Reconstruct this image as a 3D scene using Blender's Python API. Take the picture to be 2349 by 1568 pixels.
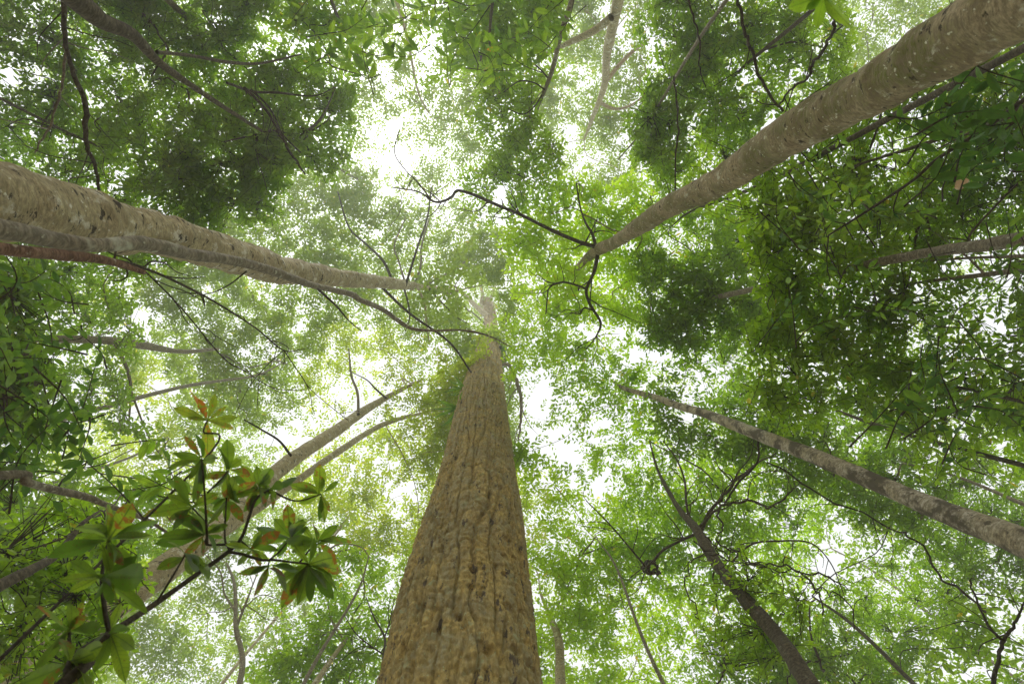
import bpy, math, random
import numpy as np
from mathutils import Vector, Matrix

# ---------------------------------------------------------------- camera, sky, sun, exposure
SC = bpy.context.scene
COL = SC.collection
for o in list(bpy.data.objects):
    bpy.data.objects.remove(o)

F = 1044.0                       # focal length of the 16 mm lens in the pixels used below (picture 2349 x 1568)
CX, CY = 1174.5, 784.0
ZX, ZY = 1130.0, 715.0           # where straight up is in the picture
CAM = np.array([0.0, 0.0, 1.0])
c = np.array([(ZX - CX) / F, (CY - ZY) / F, -1.0]); c /= np.linalg.norm(c)
xr = np.array([-1.0, 0, 0]); xr -= c * xr.dot(c); xr /= np.linalg.norm(xr)
ROT = np.stack([xr, np.cross(c, xr), c])          # camera -> world
cam_d = bpy.data.cameras.new('camera')
cam_d.lens, cam_d.sensor_width, cam_d.clip_start, cam_d.clip_end = 16.0, 36.0, 0.05, 500.0
cam = bpy.data.objects.new('camera', cam_d)
m = Matrix([list(ROT[i]) + [CAM[i]] for i in range(3)] + [[0, 0, 0, 1]])
cam.matrix_world = m
COL.objects.link(cam)
SC.camera = cam
cam_d.dof.use_dof = True; cam_d.dof.focus_distance = 9.0; cam_d.dof.aperture_fstop = 2.8

SUN_ELEV, SUN_AZ = math.radians(64), math.radians(28)     # behind thin cloud, above the gap left of the top centre
W = bpy.data.worlds.new('World'); SC.world = W; W.use_nodes = True
nt = W.node_tree; nt.nodes.clear()
sky = nt.nodes.new('ShaderNodeTexSky'); sky.sky_type = 'NISHITA'; sky.sun_disc = False
sky.sun_elevation = SUN_ELEV; sky.sun_rotation = SUN_AZ; sky.dust_density = 4.0; sky.air_density = 1.0
hsv = nt.nodes.new('ShaderNodeHueSaturation'); hsv.inputs['Saturation'].default_value = 0.10
cloud = nt.nodes.new('ShaderNodeMixRGB'); cloud.inputs[0].default_value = 0.80
cloud.inputs[2].default_value = (6.1, 6.25, 6.35, 1)            # an even white overcast over the clear sky
bg = nt.nodes.new('ShaderNodeBackground'); bg.inputs['Strength'].default_value = 0.15
wo = nt.nodes.new('ShaderNodeOutputWorld')
nt.links.new(sky.outputs[0], hsv.inputs['Color']); nt.links.new(hsv.outputs[0], cloud.inputs[1])
nt.links.new(cloud.outputs[0], bg.inputs['Color']); nt.links.new(bg.outputs[0], wo.inputs['Surface'])

sun_d = bpy.data.lights.new('sun', 'SUN'); sun_d.energy = 3.2; sun_d.angle = math.radians(14); sun_d.color = (1, .975, .93)
sun = bpy.data.objects.new('sun', sun_d)
sd = Vector((math.cos(SUN_ELEV) * math.sin(SUN_AZ), math.cos(SUN_ELEV) * math.cos(SUN_AZ), math.sin(SUN_ELEV)))
sun.rotation_euler = sd.to_track_quat('Z', 'Y').to_euler(); sun.location = (0, 0, 40)
COL.objects.link(sun)

vs = SC.view_settings
SC.display_settings.display_device = 'sRGB'
vs.view_transform = 'Standard'; vs.look = 'None'; vs.gamma = 1.0; vs.use_curve_mapping = False
vs.exposure = 0.42
SC.render.engine = 'CYCLES'
cy = SC.cycles
cy.max_bounces = 7; cy.diffuse_bounces = 4; cy.glossy_bounces = 1; cy.transmission_bounces = 5; cy.volume_bounces = 1
cy.use_denoising = True
try:
    cy.denoiser = 'OPENIMAGEDENOISE'; cy.denoising_input_passes = 'RGB_ALBEDO_NORMAL'
except Exception:
    pass
cy.use_adaptive_sampling = True; cy.adaptive_threshold = 0.01
cy.sample_clamp_indirect = 6.0

# ---------------------------------------------------------------- helpers
RNG = np.random.default_rng(11)
random.seed(5)

def at(px, py, h):
    """world points seen at pixels px, py at height h above the camera"""
    px, py, h = np.broadcast_arrays(np.asarray(px, float), np.asarray(py, float), np.asarray(h, float))
    d = np.stack([(px - CX) / F, (CY - py) / F, -np.ones_like(px)], -1) @ ROT.T
    return CAM + d * (h / d[..., 2])[..., None]

def hash3(ix, iy, iz, seed):
    n = (ix.astype(np.int64) * 73856093) ^ (iy.astype(np.int64) * 19349663) ^ (iz.astype(np.int64) * 83492791) ^ (seed * 2654435)
    n &= 0x7fffffff
    n = (n ^ (n >> 13)) * 1274126177 & 0x7fffffff
    n = (n ^ (n >> 16)) * 668265263 & 0x7fffffff
    n ^= n >> 15
    return (n & 0xffffff) / float(0xffffff)

def vnoise(x, y, z=0.0, seed=0):
    x, y, z = np.broadcast_arrays(np.asarray(x, float), np.asarray(y, float), np.asarray(z, float))
    ix, iy, iz = np.floor(x), np.floor(y), np.floor(z)
    fx, fy, fz = x - ix, y - iy, z - iz
    fx, fy, fz = [t * t * (3 - 2 * t) for t in (fx, fy, fz)]
    r = 0
    for a in (0, 1):
        for b in (0, 1):
            for d in (0, 1):
                r = r + hash3(ix + a, iy + b, iz + d, seed) * (fx if a else 1 - fx) * (fy if b else 1 - fy) * (fz if d else 1 - fz)
    return r

def fbm(x, y, z=0.0, seed=0, octv=3):
    r, a, t = 0, 1.0, 0
    for i in range(octv):
        r = r + a * vnoise(np.asarray(x) * 2 ** i, np.asarray(y) * 2 ** i, np.asarray(z) * 2 ** i, seed + 17 * i); t += a; a *= .5
    return r / t

def mesh_np(name, verts, faces, mat=None, smooth=True, attr=None):
    """verts (N,3); faces a list of (M,k) arrays; attr = (name, per-face floats)"""
    me = bpy.data.meshes.new(name)
    verts = np.asarray(verts, np.float32)
    faces = [np.asarray(f, np.int32) for f in faces if len(f)]
    loops = np.concatenate([f.ravel() for f in faces])
    tot = np.concatenate([np.full(len(f), f.shape[1], np.int32) for f in faces])
    start = np.concatenate([[0], np.cumsum(tot)[:-1]]).astype(np.int32)
    me.vertices.add(len(verts)); me.vertices.foreach_set('co', verts.ravel())
    me.loops.add(len(loops)); me.loops.foreach_set('vertex_index', loops)
    me.polygons.add(len(tot)); me.polygons.foreach_set('loop_start', start); me.polygons.foreach_set('loop_total', tot)
    me.polygons.foreach_set('use_smooth', np.full(len(tot), smooth))
    if attr is not None:
        a = me.attributes.new(attr[0], 'FLOAT', 'FACE'); a.data.foreach_set('value', np.asarray(attr[1], np.float32))
    me.update(calc_edges=True); me.validate()
    if mat: me.materials.append(mat)
    return me

def link(name, me, parent=None, kind=None):
    o = bpy.data.objects.new(name, me); COL.objects.link(o)
    if parent is not None: o.parent = parent
    if kind: o['kind'] = kind
    return o

def tag(o, label, cat, group=None):
    o['label'] = label; o['category'] = cat
    if group: o['group'] = group
    return o

def thing(name, label, cat, loc, group=None):
    o = bpy.data.objects.new(name, None); COL.objects.link(o)
    o.location = [float(v) for v in loc]; o.empty_display_size = .2
    return tag(o, label, cat, group)

def catmull(P, per):
    """smooth a polyline of (N,k); per = points per segment"""
    P = np.asarray(P, float)
    if len(P) < 3:
        t = np.linspace(0, 1, per * (len(P) - 1) + 1)[:, None]
        return P[0] * (1 - t) + P[-1] * t
    Q = np.vstack([2 * P[0] - P[1], P, 2 * P[-1] - P[-2]])
    out = []
    for i in range(1, len(Q) - 2):
        t = np.linspace(0, 1, per, endpoint=False)[:, None]
        a, b, c_, d = Q[i - 1], Q[i], Q[i + 1], Q[i + 2]
        out.append(.5 * (2 * b + (c_ - a) * t + (2 * a - 5 * b + 4 * c_ - d) * t * t + (3 * b - a - 3 * c_ + d) * t ** 3))
    out.append(P[-1:])
    return np.vstack(out)

def frames(P):
    T = np.gradient(P, axis=0); T /= np.linalg.norm(T, axis=1, keepdims=True) + 1e-12
    U = np.zeros_like(P); u = np.array([1.0, 0, 0]) if abs(T[0][0]) < .8 else np.array([0, 1.0, 0])
    for i in range(len(P)):
        u = u - T[i] * u.dot(T[i]); u /= np.linalg.norm(u) + 1e-12; U[i] = u
    return T, U, np.cross(T, U)

class Tubes:
    def __init__(self): self.v, self.f, self.n = [], [], 0
    def add(self, P, R, sides=8, disp=None, thetas=None):
        P = np.asarray(P, float); R = np.asarray(R, float)
        T, U, V = frames(P)
        th = np.linspace(0, 2 * np.pi, sides, endpoint=False) if thetas is None else thetas
        n = len(th)
        dirs = U[:, None] * np.cos(th)[None, :, None] + V[:, None] * np.sin(th)[None, :, None]
        rr = np.repeat(R[:, None], n, 1)
        if disp is not None:
            s = np.concatenate([[0], np.cumsum(np.linalg.norm(np.diff(P, axis=0), axis=1))])
            rr = rr + disp(P[:, None] + dirs * R[:, None, None], dirs, s[:, None] + 0 * rr, rr)
        vv = P[:, None] + dirs * rr[..., None]
        M = len(P)
        i = np.arange(M - 1)[:, None] * n; j = np.arange(n)[None]; k = (j + 1) % n
        q = np.stack([i + j, i + k, i + n + k, i + n + j], -1).reshape(-1, 4) + self.n
        self.v.append(vv.reshape(-1, 3)); self.f.append(q)
        tip = P[-1] + T[-1] * R[-1] * .6
        self.v.append(tip[None]); ti = self.n + M * n
        e = self.n + (M - 1) * n
        self.t = getattr(self, 't', [])
        self.t.append(np.stack([e + np.arange(n), e + (np.arange(n) + 1) % n, np.full(n, ti)], -1))
        self.n += M * n + 1
    def mesh(self, name, mat, off):
        return mesh_np(name, np.vstack(self.v) - np.asarray(off), [np.vstack(self.f), np.vstack(self.t)], mat)

# ---------------------------------------------------------------- materials
def nodes(name):
    mt = bpy.data.materials.new(name); mt.use_nodes = True; t = mt.node_tree; t.nodes.clear()
    return mt, t, t.nodes.new('ShaderNodeOutputMaterial')

def ramp(t, stops, interp='LINEAR'):
    r = t.nodes.new('ShaderNodeValToRGB'); r.color_ramp.interpolation = interp
    e = r.color_ramp.elements
    while len(e) < len(stops): e.new(.5)
    for el, (p, cl) in zip(e, stops): el.position = p; el.color = (*cl, 1)
    return r

def leaf_material(name, refl, trans, gloss=.06):
    """refl, trans: colour ramps over the per-leaf random tint"""
    mt, t, out = nodes(name)
    a = t.nodes.new('ShaderNodeAttribute'); a.attribute_name = 'tint'
    r1, r2 = ramp(t, refl), ramp(t, trans)
    d = t.nodes.new('ShaderNodeBsdfDiffuse'); tr = t.nodes.new('ShaderNodeBsdfTranslucent')
    mx = t.nodes.new('ShaderNodeAddShader')
    for r, b in ((r1, d), (r2, tr)):
        t.links.new(a.outputs['Fac'], r.inputs[0]); t.links.new(r.outputs[0], b.inputs['Color'])
    t.links.new(d.outputs[0], mx.inputs[0]); t.links.new(tr.outputs[0], mx.inputs[1])
    g = t.nodes.new('ShaderNodeBsdfGlossy'); g.inputs['Roughness'].default_value = .45
    m2 = t.nodes.new('ShaderNodeMixShader'); m2.inputs[0].default_value = gloss
    t.links.new(mx.outputs[0], m2.inputs[1]); t.links.new(g.outputs[0], m2.inputs[2])
    t.links.new(m2.outputs[0], out.inputs['Surface'])
    return mt

LM = {
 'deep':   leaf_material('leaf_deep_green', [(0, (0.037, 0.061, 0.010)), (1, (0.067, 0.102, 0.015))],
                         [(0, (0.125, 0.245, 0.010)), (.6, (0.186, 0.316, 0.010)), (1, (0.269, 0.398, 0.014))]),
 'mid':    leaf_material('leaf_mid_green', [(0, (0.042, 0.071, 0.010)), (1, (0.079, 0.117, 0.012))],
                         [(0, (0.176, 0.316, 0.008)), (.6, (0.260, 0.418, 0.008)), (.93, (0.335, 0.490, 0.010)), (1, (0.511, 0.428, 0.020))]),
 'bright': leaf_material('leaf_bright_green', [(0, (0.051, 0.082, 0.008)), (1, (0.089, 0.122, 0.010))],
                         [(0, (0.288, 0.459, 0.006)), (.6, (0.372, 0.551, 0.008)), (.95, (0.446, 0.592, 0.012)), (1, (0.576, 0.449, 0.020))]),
 'olive':  leaf_material('leaf_olive', [(0, (.050, .068, .012)), (1, (.085, .100, .016))],
                         [(0, (.140, .230, .010)), (.6, (.205, .300, .013)), (.92, (.290, .370, .018)), (1, (.50, .41, .03))]),
 'yellow': leaf_material('leaf_yellow_green', [(0, (.060, .072, .008)), (1, (.105, .108, .012))],
                         [(0, (.235, .345, .007)), (.6, (.320, .410, .009)), (1, (.48, .46, .012))]),
}

def bark_material(name, base, other, patch, scar, ring=1.5, patch_t=.60, scar_t=.70, bump=.6, scale=1.0, patch_scale=5.0, stripes=False):
    mt, t, out = nodes(name)
    tc = t.nodes.new('ShaderNodeTexCoord')
    L = t.links.new
    def mapping(sx, sy, sz):
        mp = t.nodes.new('ShaderNodeMapping'); mp.inputs['Scale'].default_value = (sx * scale, sy * scale, sz * scale)
        L(tc.outputs['Object'], mp.inputs[0]); return mp.outputs[0]
    def noise(vec, sc, det=5, rough=.6):
        n = t.nodes.new('ShaderNodeTexNoise'); n.inputs['Scale'].default_value = sc; n.inputs['Detail'].default_value = det
        n.inputs['Roughness'].default_value = rough; L(vec, n.inputs['Vector']); return n.outputs['Fac']
    def mixc(fac, a, b):
        mx = t.nodes.new('ShaderNodeMixRGB'); L(fac, mx.inputs[0])
        for i, v in ((1, a), (2, b)):
            if isinstance(v, tuple): mx.inputs[i].default_value = (*v, 1)
            else: L(v, mx.inputs[i])
        return mx.outputs[0]
    def thr(fac, lo, hi):
        r = ramp(t, [(lo, (0, 0, 0)), (hi, (1, 1, 1))]); L(fac, r.inputs[0]); return r.outputs[0]
    one = mapping(1, 1, 1)
    col = mixc(thr(noise(one, 2.6, 6, .65), .43, .57), base, other)
    fine = noise(mapping(1, 1, 2.5 if not stripes else .4), 26, 6, .7)
    dark = tuple(v * .52 for v in base)
    col = mixc(thr(fine, .42, .62), dark, col)
    pt = thr(noise(one, patch_scale, 6, .68), patch_t - .02, patch_t + .07)
    col = mixc(pt, col, patch)
    small = thr(noise(one, patch_scale * 4.5, 2, .5), .67, .70)
    col = mixc(small, col, tuple(min(1, v * 1.1) for v in patch))
    sc_ = thr(noise(mapping(1, 1, .30 if stripes else 2.6), 9.0, 6, .68), scar_t, scar_t + .03)
    col = mixc(sc_, col, scar)
    b = t.nodes.new('ShaderNodeBsdfPrincipled'); b.inputs['Roughness'].default_value = .9
    b.inputs['Specular IOR Level'].default_value = .2
    L(col, b.inputs['Base Color'])
    ad = t.nodes.new('ShaderNodeMath'); ad.operation = 'MULTIPLY_ADD'; ad.inputs[1].default_value = ring
    L(noise(mapping(.8, .8, 9.0 if not stripes else 1.5), 5.0, 6, .62), ad.inputs[0]); L(fine, ad.inputs[2])
    bp = t.nodes.new('ShaderNodeBump'); bp.inputs['Strength'].default_value = bump; bp.inputs['Distance'].default_value = .012
    L(ad.outputs[0], bp.inputs['Height']); L(bp.outputs[0], b.inputs['Normal'])
    L(b.outputs[0], out.inputs['Surface'])
    return mt

BM = {
 'pale':   bark_material('bark_pale', (.55, .475, .275), (.40, .345, .19), (.60, .58, .44), (.075, .065, .045), scar_t=.585, patch_t=.57, patch_scale=7),
 'mossy':  bark_material('bark_mossy', (.42, .35, .20), (.155, .165, .045), (.54, .54, .38), (.06, .05, .03), scar_t=.60, patch_t=.61, patch_scale=9),
 'spotted':bark_material('bark_spotted', (.50, .44, .28), (.58, .54, .42), (.13, .115, .08), (.08, .07, .05), patch_t=.50, scar_t=.64, patch_scale=4),
 'dark':   bark_material('bark_dark', (.13, .112, .075), (.16, .135, .085), (.16, .16, .11), (.04, .035, .03), patch_t=.66),
 'grey':   bark_material('bark_grey', (.27, .24, .165), (.34, .30, .20), (.40, .40, .29), (.06, .05, .04)),
 'red':    bark_material('bark_red', (.20, .115, .07), (.26, .16, .10), (.30, .26, .19), (.05, .035, .025), scar_t=.62),
 'twig':   bark_material('bark_twig', (.095, .082, .056), (.12, .10, .065), (.12, .12, .08), (.03, .025, .02), patch_t=.7),
 'furrow': bark_material('bark_furrowed', (.46, .345, .115), (.29, .265, .15), (.31, .32, .17), (.09, .07, .045), ring=.6, patch_t=.60, scar_t=.60, bump=.9, patch_scale=6, stripes=True),
}

def big_leaf_material(name, c0, c1, t0, t1, blotch, amount):
    """a large leaf: own colour per leaf, midrib and side veins, orange blight blotches"""
    mt, t, out = nodes(name); L = t.links.new
    tc = t.nodes.new('ShaderNodeTexCoord'); oi = t.nodes.new('ShaderNodeObjectInfo')
    sep = t.nodes.new('ShaderNodeSeparateXYZ'); L(tc.outputs['Object'], sep.inputs[0])
    def math_(op, a, b=None):
        n = t.nodes.new('ShaderNodeMath'); n.operation = op
        for i, v in enumerate((a, b)):
            if v is None: continue
            if isinstance(v, (int, float)): n.inputs[i].default_value = v
            else: L(v, n.inputs[i])
        return n.outputs[0]
    ax = math_('ABSOLUTE', sep.outputs['X'])
    mid = math_('LESS_THAN', ax, .010)
    ph = math_('SINE', math_('MULTIPLY', math_('SUBTRACT', sep.outputs['Y'], math_('MULTIPLY', ax, .7)), 75))
    side = math_('MULTIPLY', math_('GREATER_THAN', ph, .93), .55)
    vein = math_('MAXIMUM', mid, side)
    rr = ramp(t, [(0, c0), (1, c1)]); rt = ramp(t, [(0, t0), (1, t1)])
    L(oi.outputs['Random'], rr.inputs[0]); L(oi.outputs['Random'], rt.inputs[0])
    off = t.nodes.new('ShaderNodeVectorMath'); off.operation = 'ADD'; L(tc.outputs['Object'], off.inputs[0])
    sc_ = t.nodes.new('ShaderNodeVectorMath'); sc_.operation = 'SCALE'; sc_.inputs[0].default_value = (37, 91, 53); L(oi.outputs['Random'], sc_.inputs['Scale']); L(sc_.outputs[0], off.inputs[1])
    n = t.nodes.new('ShaderNodeTexNoise'); n.inputs['Scale'].default_value = 6.5; n.inputs['Detail'].default_value = 6; n.inputs['Roughness'].default_value = .68
    L(off.outputs[0], n.inputs['Vector'])
    bias = math_('MULTIPLY', math_('SUBTRACT', math_('FRACT', math_('MULTIPLY', oi.outputs['Random'], 7.31)), .5), .34)
    tip = math_('MULTIPLY', math_('SUBTRACT', sep.outputs['Y'], .5), .12)
    f = math_('ADD', math_('ADD', n.outputs['Fac'], bias), tip)
    bl = ramp(t, [(amount, (0, 0, 0)), (amount + .05, (1, 1, 1))]); L(f, bl.inputs[0])
    def mix(fac, a, b):
        mx = t.nodes.new('ShaderNodeMixRGB')
        L(fac, mx.inputs[0]); L(a, mx.inputs[1])
        if isinstance(b, tuple): mx.inputs[2].default_value = (*b, 1)
        else: L(b, mx.inputs[2])
        return mx.outputs[0]
    n2 = t.nodes.new('ShaderNodeTexNoise'); n2.inputs['Scale'].default_value = 26; n2.inputs['Detail'].default_value = 1; L(off.outputs[0], n2.inputs['Vector'])
    sp = ramp(t, [(.69, (0, 0, 0)), (.72, (1, 1, 1))]); L(n2.outputs['Fac'], sp.inputs[0])
    n3 = t.nodes.new('ShaderNodeTexNoise'); n3.inputs['Scale'].default_value = 3; L(off.outputs[0], n3.inputs['Vector'])
    dn = tuple(v * .6 for v in t0)
    colr = mix(bl.outputs[0], mix(vein, rr.outputs[0], tuple(v * 1.5 for v in c1)), tuple(v * .5 for v in blotch))
    colt = mix(bl.outputs[0], mix(vein, rt.outputs[0], dn), blotch)
    colr = mix(sp.outputs[0], colr, (.10, .06, .03)); colt = mix(sp.outputs[0], colt, (.08, .05, .015))
    def shade_(col_, k_):
        mx = t.nodes.new('ShaderNodeMixRGB'); mx.blend_type = 'MULTIPLY'; mx.inputs[0].default_value = k_
        L(col_, mx.inputs[1]); L(ramp_(n3.outputs['Fac']), mx.inputs[2]); return mx.outputs[0]
    def ramp_(f_):
        r_ = ramp(t, [(.3, (.62, .66, .62)), (.7, (1, 1, .85))]); L(f_, r_.inputs[0]); return r_.outputs[0]
    colr = shade_(colr, 1.0); colt = shade_(colt, 1.0)
    d = t.nodes.new('ShaderNodeBsdfDiffuse'); tr = t.nodes.new('ShaderNodeBsdfTranslucent'); ad = t.nodes.new('ShaderNodeAddShader')
    L(colr, d.inputs['Color']); L(colt, tr.inputs['Color']); L(d.outputs[0], ad.inputs[0]); L(tr.outputs[0], ad.inputs[1])
    g = t.nodes.new('ShaderNodeBsdfGlossy'); g.inputs['Roughness'].default_value = .38
    m2 = t.nodes.new('ShaderNodeMixShader'); m2.inputs[0].default_value = .05
    L(ad.outputs[0], m2.inputs[1]); L(g.outputs[0], m2.inputs[2]); L(m2.outputs[0], out.inputs['Surface'])
    return mt

BL = {
 'blight': big_leaf_material('blighted_leaf', (.035, .06, .015), (.06, .095, .02), (.080, .165, .012), (.25, .35, .020), (.24, .10, .018), .652),
 'star':   big_leaf_material('orange_blighted_leaf', (.04, .06, .015), (.07, .09, .02), (.22, .32, .02), (.34, .40, .03), (.42, .14, .02), .57),
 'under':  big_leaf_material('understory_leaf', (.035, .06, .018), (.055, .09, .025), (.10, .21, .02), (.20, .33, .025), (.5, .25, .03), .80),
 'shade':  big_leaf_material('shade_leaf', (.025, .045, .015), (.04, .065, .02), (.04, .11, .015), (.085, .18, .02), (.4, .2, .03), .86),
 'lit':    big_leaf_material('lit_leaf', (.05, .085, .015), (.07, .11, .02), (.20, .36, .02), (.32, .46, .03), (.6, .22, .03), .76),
 'dead':   big_leaf_material('dead_leaf', (.30, .19, .13), (.34, .22, .15), (.34, .22, .15), (.36, .25, .17), (.3, .18, .1), .80),
 'frond':  big_leaf_material('strap_leaf', (.04, .08, .02), (.06, .10, .02), (.12, .28, .02), (.26, .42, .03), (.4, .3, .03), .9),
}

# ---------------------------------------------------------------- ground
def build_ground():
    n = 121
    g = np.linspace(-54, 54, n); X, Y = np.meshgrid(g, g)
    Z = (fbm(X * .09, Y * .09, seed=3) - .5) * 1.2 + (fbm(X * .8, Y * .8, seed=8) - .5) * .12
    Z -= Z[n // 2, n // 2] + .03
    Z *= np.clip(np.hypot(X, Y) / 6, 0, 1)
    i = np.arange(n - 1)[:, None] * n + np.arange(n - 1)[None]
    mt, t, out = nodes('leaf_litter')
    tc = t.nodes.new('ShaderNodeTexCoord'); v = t.nodes.new('ShaderNodeTexVoronoi'); v.inputs['Scale'].default_value = 9
    r = ramp(t, [(0, (.07, .045, .025)), (.5, (.16, .10, .05)), (1, (.23, .16, .08))])
    b = t.nodes.new('ShaderNodeBsdfDiffuse')
    t.links.new(tc.outputs['Object'], v.inputs['Vector']); t.links.new(v.outputs['Color'], r.inputs[0])
    t.links.new(r.outputs[0], b.inputs['Color']); t.links.new(b.outputs[0], out.inputs['Surface'])
    link('ground', mesh_np('ground', np.stack([X, Y, Z], -1).reshape(-1, 3), [np.stack([i, i + 1, i + n + 1, i + n], -1).reshape(-1, 4)], mt), None, 'structure')
    return lambda x, y: 0.0
build_ground()

# ---------------------------------------------------------------- where the canopy is thick, and which kind of leaf stands there
# one character per 98 pixel cell: how much sky shows (0 none .. 9 open) and the kind of foliage
SKY = [
 "331111312550115442235221",
 "622414424631335513433223",
 "522241133633244234443211",
 "322310136752353242332112",
 "334211332365423223211113",
 "333212433233432231111123",
 "122321223222322110111245",
 "342622344222411121111244",
 "143332125421432442121144",
 "145632489411865352222331",
 "344544775411775432113222",
 "344322443731373223421244",
 "111222223333451122344332",
 "111133422333421233565435",
 "222345632233321242222225",
 "123544223433233442111334",
]
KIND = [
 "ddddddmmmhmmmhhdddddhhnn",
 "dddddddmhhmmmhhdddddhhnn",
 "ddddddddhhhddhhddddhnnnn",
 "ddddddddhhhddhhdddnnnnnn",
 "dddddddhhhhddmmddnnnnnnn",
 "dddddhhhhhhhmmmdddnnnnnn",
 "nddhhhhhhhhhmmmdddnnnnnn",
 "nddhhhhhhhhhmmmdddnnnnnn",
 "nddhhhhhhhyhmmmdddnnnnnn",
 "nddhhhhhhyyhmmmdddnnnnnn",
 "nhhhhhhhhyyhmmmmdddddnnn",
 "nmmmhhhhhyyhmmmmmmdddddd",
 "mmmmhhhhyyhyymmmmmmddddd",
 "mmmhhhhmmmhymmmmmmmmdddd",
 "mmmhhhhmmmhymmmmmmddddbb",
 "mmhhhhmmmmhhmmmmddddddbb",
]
TAU = np.array([[-math.log(max(int(ch), .95) / 10) for ch in row] for row in SKY])
KND = np.array([[ord(ch) for ch in row] for row in KIND])
NR, NC = TAU.shape
CW, CH = 2349 / NC, 1568 / NR

def tau_at(px, py):
    x = np.clip(px / CW - .5, 0, NC - 1.001); y = np.clip(py / CH - .5, 0, NR - 1.001)
    i, j = x.astype(int), y.astype(int); fx, fy = x - i, y - j
    return (TAU[j, i] * (1 - fx) + TAU[j, i + 1] * fx) * (1 - fy) + (TAU[j + 1, i] * (1 - fx) + TAU[j + 1, i + 1] * fx) * fy

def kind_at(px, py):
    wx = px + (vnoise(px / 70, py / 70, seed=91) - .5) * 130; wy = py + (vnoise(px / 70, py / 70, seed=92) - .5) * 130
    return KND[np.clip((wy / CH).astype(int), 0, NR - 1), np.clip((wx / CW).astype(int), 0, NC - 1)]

# extra openings where the photograph shows clear sky: x, y, radius x, radius y
OPEN = [(885, 300, 42, 34), (780, 885, 34, 34), (920, 1125, 45, 28), (1230, 900, 55, 80), (1300, 1010, 40, 60), (20, 180, 40, 45),
        (615, 550, 20, 18), (2290, 755, 45, 32), (340, 735, 40, 22), (985, 110, 30, 50), (1390, 760, 50, 22), (1720, 1300, 26, 20), (1480, 815, 60, 25),
        (1905, 1275, 46, 30), (1420, 60, 30, 40), (1150, 440, 34, 24), (1330, 470, 20, 26), (930, 365, 50, 40), (275, 430, 30, 22),
        (590, 1330, 40, 50), (2235, 590, 60, 16), (700, 100, 26, 20), (1385, 1110, 40, 36), (620, 1000, 70, 34), (190, 760, 40, 14), (2300, 1440, 40, 26)]
def open_at(px, py):
    w = np.ones_like(px)
    for x, y, rx, ry in OPEN:
        q = ((px - x) / rx * 1.2) ** 2 + ((py - y) / ry * 1.2) ** 2
        q = q * (.6 + .8 * vnoise(px / 22, py / 22, seed=77))
        w *= 1 - .93 * np.exp(-q ** 2 * .6)
    return w

# kind: base height, height range, leaf length, leaves per spray, spray length, tau factor, noise scale
LAYERS = {
 'v': (3.2, 1.0, .075, 10, .30, 1.1, 70),
 'w': (4.5, 1.2, .090, 10, .34, 1.0, 60),
 'n': (5.2, 2.2, .108, 10, .44, 1.85, 60),
 'd': (8.8, 4.0, .125, 10, .50, 2.0, 75),
 'b': (7.0, 2.0, .135, 10, .48, 1.8, 60),
 'm': (10.0, 4.0, .145, 10, .52, 1.9, 70),
 'h': (20.0, 7.0, .205, 10, .85, 2.2, 55),
 'y': (15.0, 4.0, .165, 10, .62, 1.95, 60),
}
MARG = 130
def sample_layer(k, back=False):
    h0, hr, ll, kk, sl, tf, ns = LAYERS[k]
    hm = h0 + hr * .5
    aleaf = .40 * .60 * ll * ll * (F / hm) ** 2 * .80
    dens_max = 3.2 * tf / (kk * aleaf)
    area = (2349 + 2 * MARG) * (1568 + 2 * MARG)
    n = int(dens_max * area)
    px = RNG.uniform(-MARG, 2349 + MARG, n); py = RNG.uniform(-MARG, 1568 + MARG, n)
    t = tau_at(px, py)
    kd = kind_at(px, py)
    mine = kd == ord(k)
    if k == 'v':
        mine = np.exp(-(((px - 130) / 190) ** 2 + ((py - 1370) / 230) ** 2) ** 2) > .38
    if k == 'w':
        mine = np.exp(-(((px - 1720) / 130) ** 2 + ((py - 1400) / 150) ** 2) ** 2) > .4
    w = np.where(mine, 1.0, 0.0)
    if back: w = np.where(mine, 0.0, .16)
    seed = 100 + ord(k) + (7 if back else 0)
    wx = px + 90 * (vnoise(px / 60, py / 60, seed=seed + 31) - .5); wy = py + 90 * (vnoise(px / 60, py / 60, seed=seed + 32) - .5)
    nz = .62 * fbm(wx / ns, wy / (ns * .8), seed=seed, octv=4) + .38 * fbm(px / (ns * .36), py / (ns * .36), seed=seed + 40, octv=2)
    nz = np.clip((nz - .30) / .24, .12 if k in 'hy' else .22, 1.14)
    boost = 1 + .35 * np.exp(-((px - 1290) / 55) ** 2 - ((py - 640) / 45) ** 2) + .15 * np.exp(-((px - 1030) / 60) ** 2 - ((py - 662) / 35) ** 2)
    p = t * w * nz * boost * open_at(px, py) / 3.2
    keep = RNG.random(n) < p
    px, py = px[keep], py[keep]
    h = h0 + hr * (.75 * vnoise(px / 170, py / 170, seed=seed + 3) + .25 * RNG.random(len(px)) + .15 * vnoise(px / 40, py / 40, seed=seed + 4) - .07)
    if k == 'm':
        near = RNG.random(len(px)) < .55 * np.exp(-((px - 1290) / 80) ** 2 - ((py - 632) / 60) ** 2)
        h = np.where(near, 9.9 + 1.2 * RNG.random(len(px)), h)
    if k == 'h':
        near = RNG.random(len(px)) < .40 * np.exp(-((px - 1030) / 75) ** 2 - ((py - 662) / 60) ** 2)
        h = np.where(near, 14.5 + 1.5 * RNG.random(len(px)), h)
    fk = ((px - 1105) / 46) ** 2 + ((py - 700) / 56) ** 2 < .7 + .6 * vnoise(px / 25, py / 25, seed=66)
    if k == 'h': h = np.where(fk, 34 + 5 * RNG.random(len(px)), h)
    else:
        px, py, h = px[~fk], py[~fk], h[~fk]
    return px, py, h

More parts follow.
